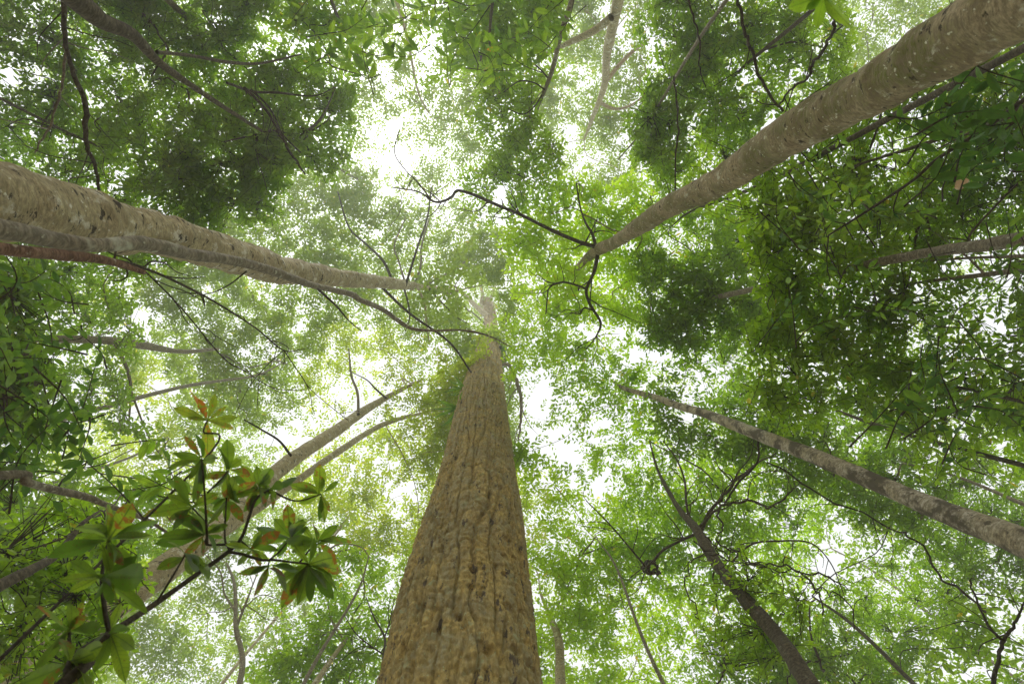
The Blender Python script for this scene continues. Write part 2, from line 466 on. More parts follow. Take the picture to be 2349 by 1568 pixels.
# ---------------------------------------------------------------- foliage meshes
def spray_leaves(C, k, ll, sl, droop=.25, ratio=.46, hexa=False):
    """leaves of len(C) leafy twigs: (verts, faces, tint, twig starts and ends)"""
    S = len(C); rg = RNG
    az = rg.uniform(0, 2 * np.pi, S)
    u = np.stack([np.cos(az), np.sin(az), rg.normal(-.12, .28, S)], -1); u /= np.linalg.norm(u, axis=1, keepdims=True)
    nrm = np.stack([rg.normal(0, .30, S), rg.normal(0, .30, S), np.ones(S)], -1)
    nrm -= u * (nrm * u).sum(1, keepdims=True); nrm /= np.linalg.norm(nrm, axis=1, keepdims=True)
    v = np.cross(nrm, u)
    L = sl * rg.uniform(.6, 1.25, S)
    s = (np.arange(k) / (k - 1) - .5)[None] * L[:, None] + rg.normal(0, .012, (S, k))
    side = np.where(np.arange(k) % 2 == 0, 1.0, -1.0)[None] * np.ones((S, 1))
    a = np.radians(rg.normal(52, 15, (S, k))); a[:, -1] *= .2
    base = C[:, None] + u[:, None] * s[..., None]
    dr = u[:, None] * np.cos(a)[..., None] + v[:, None] * (np.sin(a) * side)[..., None]
    nn = nrm[:, None] + rg.normal(0, .34, (S, k, 3))
    dr = dr + rg.normal(0, .18, dr.shape); dr[..., 2] -= droop * rg.random((S, k)); dr /= np.linalg.norm(dr, axis=2, keepdims=True)
    nn -= dr * (nn * dr).sum(2, keepdims=True); nn /= np.linalg.norm(nn, axis=2, keepdims=True)
    ww = np.cross(nn, dr)
    ln = (ll * rg.uniform(.65, 1.25, (S, k)))[..., None]; hw = ln * ratio * .5 * rg.uniform(.8, 1.15, (S, k, 1))
    fold = .22
    lift = nn * hw * fold
    if not hexa:
        A = base; T = base + dr * ln; Rr = base + dr * ln * .45 + ww * hw + lift; Ll = base + dr * ln * .45 - ww * hw + lift
        V = np.stack([A, Rr, T, Ll], 2).reshape(-1, 3)
        o = np.arange(S * k)[:, None] * 4
        Fc = np.concatenate([o + np.array([[0, 1, 2]]), o + np.array([[0, 2, 3]])], 1).reshape(-1, 3)
        nf = 2
    else:
        A = base; T = base + dr * ln - nn * ln * .10
        r1 = base + dr * ln * .28 + ww * hw * .85 + lift; r2 = base + dr * ln * .66 + ww * hw * .85 + lift
        l1 = base + dr * ln * .28 - ww * hw * .85 + lift; l2 = base + dr * ln * .66 - ww * hw * .85 + lift
        V = np.stack([A, r1, r2, T, l2, l1], 2).reshape(-1, 3)
        o = np.arange(S * k)[:, None] * 6
        Fc = np.concatenate([o + np.array([[0, 1, 2]]), o + np.array([[0, 2, 3]]), o + np.array([[0, 3, 4]]), o + np.array([[0, 4, 5]])], 1).reshape(-1, 3)
        nf = 4
    clump = np.clip(rg.normal(.45, .2, S), 0, 1)
    tint = np.clip(clump[:, None] * .6 + rg.random((S, k)) * .4, 0, .94)
    rare = rg.random((S, k)) < .006
    tint = np.where(rare, 1.0, tint)
    return V, Fc, np.repeat(tint.ravel(), nf), C - u * L[:, None] * .5, C + u * L[:, None] * .5

def prisms(A, B, r0, r1):
    """thin three sided twigs from A to B"""
    d = B - A; d /= np.linalg.norm(d, axis=1, keepdims=True) + 1e-9
    x = np.cross(d, np.array([.31, .17, .93])); x /= np.linalg.norm(x, axis=1, keepdims=True) + 1e-9
    y = np.cross(d, x)
    ring = []
    for P, r in ((A, r0), (B, r1)):
        for q in range(3):
            an = 2 * np.pi * q / 3
            ring.append(P + (x * math.cos(an) + y * math.sin(an)) * np.reshape(r, (-1, 1)) if np.ndim(r) else P + (x * math.cos(an) + y * math.sin(an)) * r)
    V = np.stack(ring, 1).reshape(-1, 3); o = np.arange(len(A))[:, None] * 6
    Fq = np.concatenate([o + np.array([[0, 1, 4, 3]]), o + np.array([[1, 2, 5, 4]]), o + np.array([[2, 0, 3, 5]])], 1).reshape(-1, 4)
    return V, Fq

# ---------------------------------------------------------------- trunks
def ring_disp(amp, seed):
    def f(P, D, s, r):
        wr = fbm(s * 9 + 1.2 * vnoise(D[..., 0] * 2, D[..., 1] * 2, s * 1.5, seed + 5), D[..., 0] * .8, D[..., 1] * .8, seed, 3)
        big = fbm(P[..., 0] * 3.0, P[..., 1] * 3.0, P[..., 2] * 1.6, seed + 2, 3) - .5
        knot = np.clip(vnoise(D[..., 0] * 2.2 + 7, D[..., 1] * 2.2, s * 2.3, seed + 9) - .80, 0, 1) * 4
        return amp * r * ((wr - .5) * .22 + big * .30 - knot * .22)
    return f

def furrow_disp(P, D, s, r):
    th = np.arctan2(D[..., 1], D[..., 0]); a = th * .75                 # metres round the trunk
    wob = (fbm(a * 2.0, s * 1.1, seed=21) - .5) * .22
    rid = np.abs(2 * fbm((a + wob) * 11.0, s * .45, seed=22, octv=2) - 1)  # long furrows
    rid = np.clip(rid * 4.2, 0, 1) ** .8
    pl = np.abs(2 * fbm((a + wob) * 9.0, s * 6.0, seed=25, octv=2) - 1)   # cross cracks
    pl = np.clip(pl * 3.5, 0, 1)
    sca = fbm(a * 16, s * 26, seed=27, octv=3) - .5
    pit = np.clip(vnoise(a * 11, s * 7.5, seed=31) - .74, 0, 1) * 3.6
    wave = np.sin(s * 60 + 7 * vnoise(a * 7, s * 1.7, seed=35) + 9 * a) * .5
    big = fbm(a * 1.4, s * .5, seed=33, octv=2) - .5
    scar = np.exp(-((a - 1.50 + .05 * np.sin(s * 1.7)) / .045) ** 2) * np.clip(fbm(s * .9, s * 0 + 3, seed=41) * 2.4 - .7, 0, 1)
    return .055 * big + .066 * rid + .020 * pl + .026 * sca - .065 * pit + .002 * wave - .06 * scar

ALL_TREES = []
class Tree:
    pass

def make_trunk_pts(pts, d=None, hmax=26.0, heights=None, down=True):
    """pts (x, y, width px); d = distance of the tree in metres on the ground -> (N,4) world points and radii"""
    pts = np.array(pts, float)
    r = np.hypot(pts[:, 0] - ZX, pts[:, 1] - ZY)
    h = np.minimum(F * d / r, hmax) if heights is None else np.array(heights, float)
    P = at(pts[:, 0], pts[:, 1], h)
    R = pts[:, 2] * h / F * .5
    if down:
        dv = P[0] - P[1]; dv /= np.linalg.norm(dv)
        if dv[2] > -.9: dv = np.array([dv[0] * .4, dv[1] * .4, -1.0]); dv /= np.linalg.norm(dv)
        t = (P[0][2] + .25) / -dv[2]
        nb = 3
        ex = np.array([P[0] + dv * t * (1 - i / nb) for i in range(nb)])
        er = np.array([R[0] * (1.0 + .45 * (1 - i / nb) ** 3 + .10 * (1 - i / nb)) for i in range(nb)])
        P = np.vstack([ex, P]); R = np.concatenate([er, R])
    return np.column_stack([P, R])

def build_tree(name, label, cat, pts, d, bark, leaf=None, serves='', crown=None, hmax=26., heights=None, group=None, sides=14, per=10,
               disp=.9, branch_mat=None, limbs=(), attach=.55, fine=None, thetas=None, cluster=20, top_off=0.0, trunk_name='trunk'):
    t = Tree()
    Q = make_trunk_pts(pts, d, hmax, heights)
    S = catmull(Q, per)
    if fine is not None: S = fine(Q)
    S[:, 3] = np.maximum(S[:, 3], .004)
    base = np.array([S[0][0], S[0][1], 0.0])
    t.root = thing(name, label, cat, base, group); t.base = base
    tb = Tubes()
    dsp = disp if callable(disp) else ring_disp(disp, len(ALL_TREES) * 13 + 3)
    tb.add(S[:, :3], S[:, 3], sides, dsp, thetas)
    link(trunk_name, tb.mesh(trunk_name, BM[bark], base), t.root)
    t.path = S; t.leaf = leaf; t.serves = serves; t.bark = branch_mat or bark; t.cluster = cluster
    t.crown = np.array(crown if crown is not None else pts[-1][:2], float)
    n0 = int(len(S) * attach)
    t.nodes = S[n0:]
    t.extra = []
    for lp in limbs:
        add_limb(t, **lp)
    ALL_TREES.append(t)
    return t

def add_limb(t, pts, heights, mat=None, name='branch', sides=9, attach=True, wob=.0, label=None, twigs=0):
    pts = np.array(pts, float)
    P = at(pts[:, 0], pts[:, 1], np.array(heights, float)); R = pts[:, 2] * np.array(heights, float) / F * .5
    S = catmull(np.column_stack([P, R]), 8); S[:, 3] = np.maximum(S[:, 3], .003)
    if wob:
        k = np.arange(len(S)) * .55
        for ax in range(3): S[1:-1, ax] += wob * (vnoise(k, k * 0 + 9 * ax, seed=int(pts[0][0]) % 97) - .5)[1:-1]
    tb = Tubes(); tb.add(S[:, :3], S[:, 3], sides, ring_disp(.5, 5))
    rg = np.random.default_rng(int(pts[0][0] * 7 + pts[0][1]))
    for _ in range(twigs):
        i = rg.integers(2, len(S) - 1); p = S[i, :3]; r = S[i, 3] * .45 + .002
        d = rg.normal(0, 1, 3); d[2] *= .5; d += 1.2 * (S[i, :3] - S[i - 1, :3]) / (np.linalg.norm(S[i, :3] - S[i - 1, :3]) + 1e-9)
        d /= np.linalg.norm(d); ln = rg.uniform(.35, 1.0) * (heights[0] / 7)
        T = [p]
        for q in range(4):
            d = d + rg.normal(0, .35, 3); d /= np.linalg.norm(d); T.append(T[-1] + d * ln / 4)
        T = catmull(np.column_stack([np.array(T), np.linspace(r, .003, 5)]), 3)
        tb.add(T[:, :3], T[:, 3], 5)
    o = link(name, tb.mesh(name, BM[mat or t.bark], t.base), t.root)
    if label: o['label'] = label
    if attach: t.extra.append(S[len(S) // 3:])
    return o

def grow(t, C, kinds):
    """branches from the trunk to the sprays C of one tree, then the leaves; kinds = layer letter per spray"""
    S = len(C)
    if S == 0: return
    K = int(np.clip(S / t.cluster, 14, 260))
    idx = RNG.choice(S, K, replace=False); N = C[idx].copy()
    nd = np.vstack([t.nodes] + t.extra)
    nP, nR = nd[:, :3], nd[:, 3]
    nearest = ((N[:, None] - nP[None]) ** 2).sum(2)
    sl = np.linalg.norm(N[:, None] - nP[None], axis=2) + np.maximum(0, nP[None, :, 2] - N[:, None, 2]) * .6
    cost = sl.min(1); par = -1 - sl.argmin(1)                     # negative: a node of the trunk
    plen = np.full(K, 0.0); done = np.zeros(K, bool); order = []
    for _ in range(K):
        i = np.argmin(np.where(done, 1e9, cost)); done[i] = True; order.append(i)
        pos = nP[-1 - par[i]] if par[i] < 0 else N[par[i]]
        plen[i] = np.linalg.norm(N[i] - pos) + (plen[par[i]] if par[i] >= 0 else 0)
        dd = np.linalg.norm(N - N[i], axis=1) + .30 * plen[i]
        upd = (~done) & (dd < cost)
        cost[upd] = dd[upd]; par[upd] = i
    w = np.ones(K)
    for i in reversed(order):
        if par[i] >= 0: w[par[i]] += w[i]
    rad = .0032 * w ** .46 * (1 + .02 * N[:, 2])
    limb = {}
    for i in order:
        limb[i] = i if par[i] < 0 else limb[par[i]]
    groups = {}
    for i in order: groups.setdefault(limb[i], []).append(i)
    vec = {}
    for g, mem in groups.items():
        tb = Tubes()
        for i in mem:
            if par[i] < 0:
                A = nP[-1 - par[i]]; ra = min(rad[i] * 1.25, nR[-1 - par[i]] * .8)
                pd = None
            else:
                A = N[par[i]]; ra = max(rad[par[i]] * .8, rad[i]); pd = vec.get(par[i])
            B = N[i]; L = np.linalg.norm(B - A); dr = (B - A) / (L + 1e-9)
            if pd is None: pd = dr * .6 + np.array([0, 0, .4]); pd /= np.linalg.norm(pd)
            m1 = A + pd * L * .33 + RNG.normal(0, .05 * L, 3); m2 = A + (B - A) * .68 + RNG.normal(0, .05 * L, 3)
            S4 = catmull(np.column_stack([np.array([A, m1, m2, B]), np.array([ra, ra * .75 + rad[i] * .25, ra * .3 + rad[i] * .7, rad[i]])]), 3)
            e = S4[-1, :3] - S4[-2, :3]; vec[i] = e / (np.linalg.norm(e) + 1e-9)
            tb.add(S4[:, :3], S4[:, 3], 6 if rad[i] > .015 else 4)
        link('branch', tb.mesh('branch', BM[t.bark], t.base), t.root)
    Vs, Fs, Ts, off = [], [], [], 0
    tv, tf, toff = [], [], 0
    for k in sorted(set(kinds)):
        c_ = C[kinds == k]
        h0, hr, ll, kk, sln, tff, ns = LAYERS[k]
        V, Fc, tint, A, B = spray_leaves(c_, kk, ll, sln, hexa=k in 'nbvwd')
        Vs.append(V); Fs.append(Fc + off); Ts.append(tint); off += len(V)
        if k not in 'h':
            pv, pf = prisms(A, B, .004, .002); tv.append(pv); tf.append(pf + toff); toff += len(pv)
            if k in 'ndvw':
                near = np.empty(len(c_), int); dist = np.empty(len(c_))
                for q in range(0, len(c_), 4000):
                    D2 = ((A[q:q + 4000, None] - N[None]) ** 2).sum(2); near[q:q + 4000] = D2.argmin(1); dist[q:q + 4000] = D2.min(1) ** .5
                ok = dist < .9
                pv, pf = prisms(N[near][ok], A[ok], .005, .004); tv.append(pv); tf.append(pf + toff); toff += len(pv)
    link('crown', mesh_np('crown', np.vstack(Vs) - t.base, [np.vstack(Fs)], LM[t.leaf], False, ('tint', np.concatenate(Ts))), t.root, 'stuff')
    if tv:
        link('twig', mesh_np('twig', np.vstack(tv) - t.base, [np.vstack(tf)], BM['twig'], False), t.root, 'stuff')

# --- the great central tree, with real bark relief
def fine_big(Q):
    z = [Q[0, 2], Q[1, 2], Q[2, 2]]
    S0 = catmull(Q, 40)
    zs = S0[:, 2] - 1.0
    out = [0.0]; h = zs[0]; grid = [h]
    while h < zs[-1]:
        h += .14 if h < 3.6 else max(.0032 * h, .016)
        grid.append(min(h, zs[-1]))
    grid = np.array(grid)
    return np.column_stack([np.interp(grid, zs, S0[:, i]) for i in range(4)])

BIG_PTS = [(1057.5, 1568, 350), (1068, 1380, 288), (1087.5, 1200, 212), (1098, 1050, 146), (1107.6, 900, 90), (1118.6, 820, 54), (1125, 755, 30), (1124, 715, 22), (1118, 690, 16)]
BIG_H = [4.5, 5.7, 7.25, 9.6, 14.3, 19.3, 28.5, 33, 36]
th_front = np.concatenate([np.linspace(0, np.pi, 230, endpoint=False), np.linspace(np.pi, 2 * np.pi, 30, endpoint=False)])
big = build_tree('giant_tree', 'giant brown furrowed trunk standing in the middle, widest of all the trunks', 'tree', BIG_PTS, None, 'furrow', 'olive', 'h',
                 crown=(1110, 700), heights=BIG_H, disp=furrow_disp, fine=fine_big, thetas=th_front, branch_mat='grey', attach=.90,
                 limbs=[dict(pts=[(1122, 728, 16), (1096, 706, 12), (1072, 682, 9), (1048, 660, 6), (1010, 640, 3)], heights=[31, 33, 35, 36, 37], mat='pale'),
                        dict(pts=[(1126, 725, 14), (1130, 700, 11), (1126, 686, 8), (1140, 640, 4)], heights=[32, 34, 36, 38], mat='pale'),
                        dict(pts=[(1122, 712, 12), (1105, 700, 10), (1106, 670, 7), (1090, 620, 4)], heights=[33, 35, 36, 38], mat='pale'),
                        dict(pts=[(1145, 838, 7), (1168, 836, 8), (1180, 862, 9), (1195, 905, 8), (1196, 960, 6), (1190, 1010, 3)], heights=[18, 18.2, 18, 17.5, 17, 16.5], mat='grey', attach=False, wob=.08, twigs=6),
                        ])

pale = build_tree('pale_tree', 'pale smooth trunk with lichen patches slanting in from the left edge', 'tree',
    [(0, 458, 150), (270, 520, 112), (384, 545, 90), (622, 611, 64), (803, 640, 36), (902, 650, 24), (960, 657, 16), (1015, 664, 10), (1060, 668, 4)], 2.8, 'pale', 'olive', 'h', crown=(900, 560), hmax=21,
    sides=44, per=60, disp=1.7, attach=.80, cluster=30,
    limbs=[dict(pts=[(902, 650, 7), (880, 600, 6), (840, 560, 5), (800, 520, 4), (775, 440, 3)], heights=[12.3, 13, 14, 15, 16], mat='twig'),
           dict(pts=[(930, 655, 6), (960, 560, 5), (980, 500, 4), (990, 430, 3)], heights=[13.5, 14, 15, 16], mat='twig'),
           dict(pts=[(873, 656, 7), (939, 718, 6), (1030, 784, 5), (1081, 854, 4)], heights=[11.5, 11, 10.5, 10], mat='twig', attach=False),
           dict(pts=[(975, 658, 6), (1000, 640, 5), (1040, 620, 4), (1080, 590, 3)], heights=[16.6, 17, 18, 19], mat='grey'),
           dict(pts=[(950, 655, 6), (965, 610, 5), (968, 560, 4), (985, 500, 3)], heights=[15.5, 16, 17, 18], mat='grey'),
           dict(pts=[(985, 662, 6), (1030, 672, 5), (1075, 660, 3), (1105, 655, 2)], heights=[17, 17.5, 18, 18.5], mat='grey'),
           dict(pts=[(960, 662, 6), (975, 700, 5), (978, 740, 4), (985, 785, 2)], heights=[16, 16.5, 17, 17.5], mat='pale'),
           dict(pts=[(985, 664, 5), (1010, 690, 4), (1045, 725, 3), (1070, 740, 2)], heights=[17, 17.5, 18, 18.5], mat='twig'),
           dict(pts=[(930, 650, 5), (915, 600, 4), (905, 560, 3.5), (930, 500, 2.5)], heights=[14, 14.5, 15, 16], mat='grey'),
           dict(pts=[(925, 656, 5), (935, 690, 4), (940, 725, 3), (930, 760, 2)], heights=[14, 14.2, 14.5, 14.8], mat='twig')])

mossy = build_tree('mossy_tree', 'thick mossy trunk leaning in from the top right corner', 'tree',
    [(2275, 42, 158), (1975, 220, 112), (1800, 315, 86), (1645, 420, 66), (1542, 470, 50), (1469, 517, 38), (1414, 554, 30), (1374, 572, 26), (1345, 594, 20), (1315, 623, 13), (1285, 642, 9), (1250, 660, 6), (1215, 668, 3)],
    2.6, 'mossy', 'bright', 'm', crown=(1350, 620), hmax=16, sides=48, per=55, disp=1.5, attach=.86,
    limbs=[dict(pts=[(1374, 568, 10.4), (1330, 555, 8.8), (1270, 530, 8.0), (1200, 495, 7.2), (1140, 470, 7.2), (1090, 448, 7.2), (1050, 437, 6.4), (1036, 452, 6.4), (1010, 463, 5.6), (990, 460, 4.8), (960, 440, 3.6), (900, 430, 2.4)],
                heights=[9.6, 9.6, 9.6, 9.5, 9.5, 9.4, 9.4, 9.4, 9.3, 9.3, 9.3, 9.3], mat='twig', twigs=16),
           dict(pts=[(990, 460, 4.0), (960, 420, 3.2), (930, 390, 2.8), (905, 350, 2.4), (915, 300, 1.6)], heights=[9.3, 9.3, 9.4, 9.5, 9.6], mat='twig', twigs=6),
           dict(pts=[(1372, 580, 9.6), (1362, 625, 8.0), (1345, 665, 7.2), (1352, 695, 6.4), (1362, 712, 6.4), (1378, 742, 5.6), (1365, 775, 3.2), (1345, 800, 2.0)], heights=[9.6, 9.5, 9.4, 9.3, 9.3, 9.2, 9.2, 9.2], mat='twig', twigs=10),
           dict(pts=[(1345, 662, 5.6), (1310, 650, 4.8), (1285, 648, 4.8), (1260, 660, 4.0), (1255, 690, 3.2), (1252, 720, 2.4)], heights=[9.4, 9.4, 9.4, 9.4, 9.3, 9.3], mat='twig', twigs=8),
           dict(pts=[(1366, 562, 8.0), (1358, 535, 6.4), (1342, 508, 4.8), (1330, 470, 4.0), (1322, 420, 3.2)], heights=[9.6, 9.8, 10, 10.3, 10.6], mat='twig', twigs=5),
           dict(pts=[(1362, 712, 4.8), (1340, 706, 4.0), (1330, 720, 3.2), (1310, 716, 2.4)], heights=[9.3, 9.3, 9.3, 9.2], mat='twig', attach=False, twigs=4)])

spotted = build_tree('spotted_tree', 'slim blotched grey trunk reaching in from the lower right edge', 'tree',
    [(2349, 1244, 74), (2131, 1159, 52), (1875, 1049, 37), (1711, 985, 28), (1619, 949, 21), (1546, 927, 17), (1506, 912, 15), (1432, 890, 10), (1403, 872, 6)], 4.0, 'spotted', 'mid', 'm',
    crown=(1480, 960), hmax=15, sides=36, per=40, disp=.8, attach=.72)

twin = build_tree('pale_leaning_tree', 'pale trunk rising from the lower left corner behind the leafy branch', 'tree',
    [(73, 1517, 92), (252, 1390, 76), (366, 1313, 66), (439, 1258, 54), (549, 1170, 40), (647, 1071, 34), (774, 985, 26), (847, 934, 18), (920, 894, 10), (970, 870, 5)], 5.5, 'pale', 'yellow', 'hy',
    crown=(830, 950), hmax=18, sides=32, per=36, disp=.9, attach=.66,
    limbs=[dict(pts=[(822, 950, 7), (820, 900, 6), (806, 860, 5), (800, 800, 3)], heights=[11, 12, 13, 14], mat='grey'),
           dict(pts=[(885, 912, 5), (860, 890, 4), (840, 870, 3), (800, 850, 2)], heights=[13, 13.5, 14, 15], mat='twig'),
           dict(pts=[(668, 1045, 6), (640, 1010, 5), (600, 985, 4), (560, 962, 3)], heights=[7.4, 7.3, 7.2, 7.1], mat='twig', attach=False)])

slim = build_tree('slim_pale_tree', 'thinner pale trunk running beside the pale trunk at lower left', 'tree',
    [(600, 1160, 18), (695, 1093, 17), (774, 1037, 15), (884, 971, 11), (993, 942, 5), (1020, 938, 3)], 6.0, 'pale', 'yellow', 'y', crown=(990, 1000), hmax=20, sides=18, per=20, attach=.6)

# vine covered tree at lower right
viney = build_tree('vine_covered_tree', 'dark leaning trunk wrapped in tangled vines at lower right', 'tree',
    [(1857, 1568, 46), (1784, 1459, 36), (1711, 1375, 30), (1648, 1298, 26), (1594, 1210, 22), (1560, 1170, 13), (1530, 1120, 9), (1506, 1070, 6), (1490, 1010, 3)], 4.5, 'dark', 'mid', 'mw', crown=(1620, 1230), hmax=10, sides=24, per=30, disp=1.6, attach=.70,
    limbs=[dict(pts=[(1605, 1225, 8.6), (1637, 1159, 7.2), (1674, 1119, 7.2), (1711, 1082, 5.8), (1780, 1038, 2.9)], heights=[7.3, 7.4, 7.4, 7.5, 7.6], mat='dark', wob=.06, twigs=10),
           dict(pts=[(1600, 1215, 6.5), (1652, 1163, 5.8), (1700, 1152, 5.8), (1729, 1148, 5.8), (1758, 1163, 5.0), (1798, 1141, 4.3), (1820, 1118, 2.9)], heights=[7.2, 7.3, 7.3, 7.3, 7.3, 7.3, 7.3], mat='dark', wob=.06, twigs=8),
           dict(pts=[(1594, 1225, 7.2), (1560, 1240, 6.5), (1520, 1262, 5.8), (1500, 1285, 6.5), (1482, 1300, 6.5)], heights=[7.1, 7.0, 7.0, 7.0, 7.0], mat='dark', twigs=6),
           dict(pts=[(1482, 1300, 5.8), (1440, 1250, 4.3), (1396, 1199, 3.6), (1345, 1148, 2.2)], heights=[7, 7, 7.1, 7.2], mat='dark', twigs=6),
           dict(pts=[(1588, 1212, 7.2), (1575, 1160, 5.8), (1570, 1100, 5.0), (1550, 1050, 3.6), (1520, 1010, 2.2)], heights=[7.1, 7.4, 7.8, 8.2, 8.6], mat='dark', twigs=7),
           dict(pts=[(1660, 1310, 5.0), (1720, 1250, 4.3), (1790, 1240, 4.3), (1860, 1245, 3.6), (1905, 1290, 2.9), (1935, 1360, 2.2)], heights=[6.2, 6.4, 6.5, 6.5, 6.4, 6.3], mat='dark', twigs=7)])

hidden = build_tree('half_hidden_tree', 'grey trunk crossing the dense leaves from the right edge', 'tree',
    [(2349, 547, 34), (2241, 565, 28), (2131, 579, 24), (1967, 612, 20), (1857, 642, 17), (1765, 656, 15), (1674, 675, 13), (1619, 686, 11), (1575, 689, 7)], 5.0, 'grey', 'deep', 'd', crown=(1650, 740), hmax=13, sides=20, per=24, attach=.7)

upper = build_tree('pale_forked_tree', 'pale forked tree standing in the bright gap at top centre', 'tree',
    [(1418, 0, 26), (1403, 73, 22), (1392, 128, 19), (1385, 201, 15), (1359, 271, 9), (1340, 320, 5)], 9.0, 'pale', 'olive', 'h', crown=(1380, 190), hmax=21, sides=18, per=20, attach=.55,
    limbs=[dict(pts=[(1402, 40, 18), (1370, 66, 16), (1345, 80, 15), (1293, 104, 10), (1240, 130, 5)], heights=[12.5, 13, 13.3, 14, 14.5], mat='pale'),
           dict(pts=[(1388, 190, 11), (1420, 150, 9), (1450, 120, 8), (1490, 90, 5)], heights=[16, 16.5, 17, 17.5], mat='pale'),
           dict(pts=[(1375, 235, 9), (1410, 250, 7), (1450, 240, 5), (1500, 200, 4)], heights=[18, 18.5, 19, 19.5], mat='pale')])

stem16 = build_tree('slender_grey_tree', 'slender grey stem hanging down from the top edge left of the pale fork', 'tree',
    [(1312, 0, 13), (1286, 80, 11), (1268, 157, 10), (1246, 216, 8), (1220, 278, 5), (1169, 366, 3)], 5.0, 'grey', 'mid', 'md', crown=(1210, 200), hmax=13, sides=12, per=16, attach=.45,
    limbs=[dict(pts=[(1256, 178, 4), (1235, 155, 3.5), (1200, 130, 3), (1190, 120, 2)], heights=[9, 9, 9, 9], mat='twig'),
           dict(pts=[(1250, 206, 4), (1225, 190, 3), (1190, 187, 3), (1155, 212, 2)], heights=[9, 9, 9, 9], mat='twig'),
           dict(pts=[(1243, 218, 4), (1225, 245, 3), (1200, 262, 2.5), (1165, 250, 2)], heights=[9.3, 9.3, 9.3, 9.3], mat='twig')])
stem17 = build_tree('thin_grey_tree', 'thin light stem slanting down from the top edge right of the pale fork', 'tree',
    [(1667, 0, 9), (1615, 73, 8), (1577, 132, 7), (1506, 249, 5), (1462, 315, 4), (1418, 366, 3)], 5.5, 'grey', 'deep', 'd', crown=(1530, 200), hmax=12, sides=10, per=14, attach=.3)

topleft = build_tree('dark_corner_tree', 'dark trunk coming out of the top left corner into dense leaves', 'tree',
    [(176, 0, 46), (234, 48, 36), (304, 80, 27), (360, 139, 18), (430, 190, 13), (520, 250, 9), (600, 300, 6)], 3.5, 'dark', 'deep', 'd', crown=(430, 220), hmax=9, sides=18, per=22, attach=.45,
    limbs=[dict(pts=[(360, 120, 8), (440, 128, 7), (523, 143, 7), (600, 145, 5), (690, 125, 3)], heights=[4.6, 5.2, 5.8, 6.4, 7], mat='dark'),
           dict(pts=[(520, 190, 6), (580, 210, 5), (640, 213, 5), (720, 220, 3), (770, 200, 2)], heights=[6.5, 7, 7.2, 7.6, 8], mat='twig'),
           dict(pts=[(575, 205, 5), (620, 250, 4), (650, 310, 3.5), (690, 350, 3)], heights=[7, 7.2, 7.4, 7.6], mat='twig')])

hazy = build_tree('hazy_left_tree', 'hazy grey trunk lying level behind the pale trunk, in the left gap', 'tree',
    [(30, 775, 17), (102, 777, 17), (256, 781, 18), (329, 792, 17), (420, 806, 10), (500, 800, 6)], 9.0, 'grey', 'deep', 'd', crown=(250, 800), hmax=15, sides=16, per=14, attach=.3,
    limbs=[dict(pts=[(265, 786, 9), (280, 820, 8), (293, 850, 7), (300, 894, 6), (296, 967, 3)], heights=[10.5, 10.7, 10.8, 11, 11], mat='grey'),
           dict(pts=[(300, 894, 5), (320, 950, 4), (345, 1010, 3), (370, 1045, 2)], heights=[11, 11, 11, 11], mat='grey')])

dark_sap = build_tree('dark_sapling', 'thin dark stem lying across the front of the pale left trunk', 'sapling',
    [(0, 525, 46), (120, 550, 38), (220, 562, 33), (290, 558, 31), (347, 561, 32), (440, 583, 27), (549, 600, 22), (640, 627, 20), (684, 643, 18), (724, 656, 15), (803, 674, 13), (829, 689, 12), (880, 711, 10), (939, 751, 8), (993, 758, 6), (1059, 757, 5), (1121, 770, 4), (1172, 795, 2)],
    None, 'grey', heights=[1.73, 1.92, 2.08, 2.27, 2.45, 2.8, 3.35, 3.9, 4.3, 4.8, 5.8, 6.1, 6.8, 7.4, 7.6, 7.7, 7.8, 7.9], sides=20, per=14, disp=1.4,
    limbs=[dict(pts=[(724, 658, 6), (770, 700, 5), (800, 735, 3), (830, 760, 2)], heights=[4.8, 5, 5.2, 5.4], mat='twig'),
           dict(pts=[(565, 622, 4), (530, 650, 3), (490, 670, 2.5), (440, 680, 1.5)], heights=[3.4, 3.5, 3.6, 3.7], mat='twig')])

red = build_tree('reddish_sapling', 'reddish brown stem tapering in from the left below the pale trunk', 'sapling',
    [(0, 570, 30), (70, 578, 28), (146, 586, 26), (240, 596, 19), (330, 624, 11)], None, 'red', heights=[2.2, 2.35, 2.6, 2.9, 3.3], sides=16, per=14, disp=1.3,
    limbs=[dict(pts=[(200, 583, 8.6), (270, 598, 7.2), (329, 614, 6.5), (402, 645, 5.8), (494, 693, 5.0), (585, 751, 3.6), (651, 803, 2.9), (700, 800, 1.4)], heights=[2.9, 3.1, 3.3, 3.6, 4, 4.5, 5, 5.2], mat='twig', twigs=10),
           dict(pts=[(329, 618, 3.6), (415, 705, 3.2), (512, 820, 2.9), (560, 850, 2.2), (630, 890, 1.8), (700, 895, 1.4)], heights=[3.3, 3.7, 4.3, 4.6, 5, 5.3], mat='twig', twigs=8),
           dict(pts=[(651, 803, 2.2), (690, 860, 2.2), (720, 900, 1.8), (800, 965, 1.4)], heights=[5, 5.2, 5.4, 5.8], mat='twig', twigs=4),
           dict(pts=[(651, 803, 2.2), (610, 840, 1.8), (570, 890, 1.4), (540, 950, 1.1)], heights=[5, 5, 5, 5], mat='twig', twigs=3)])

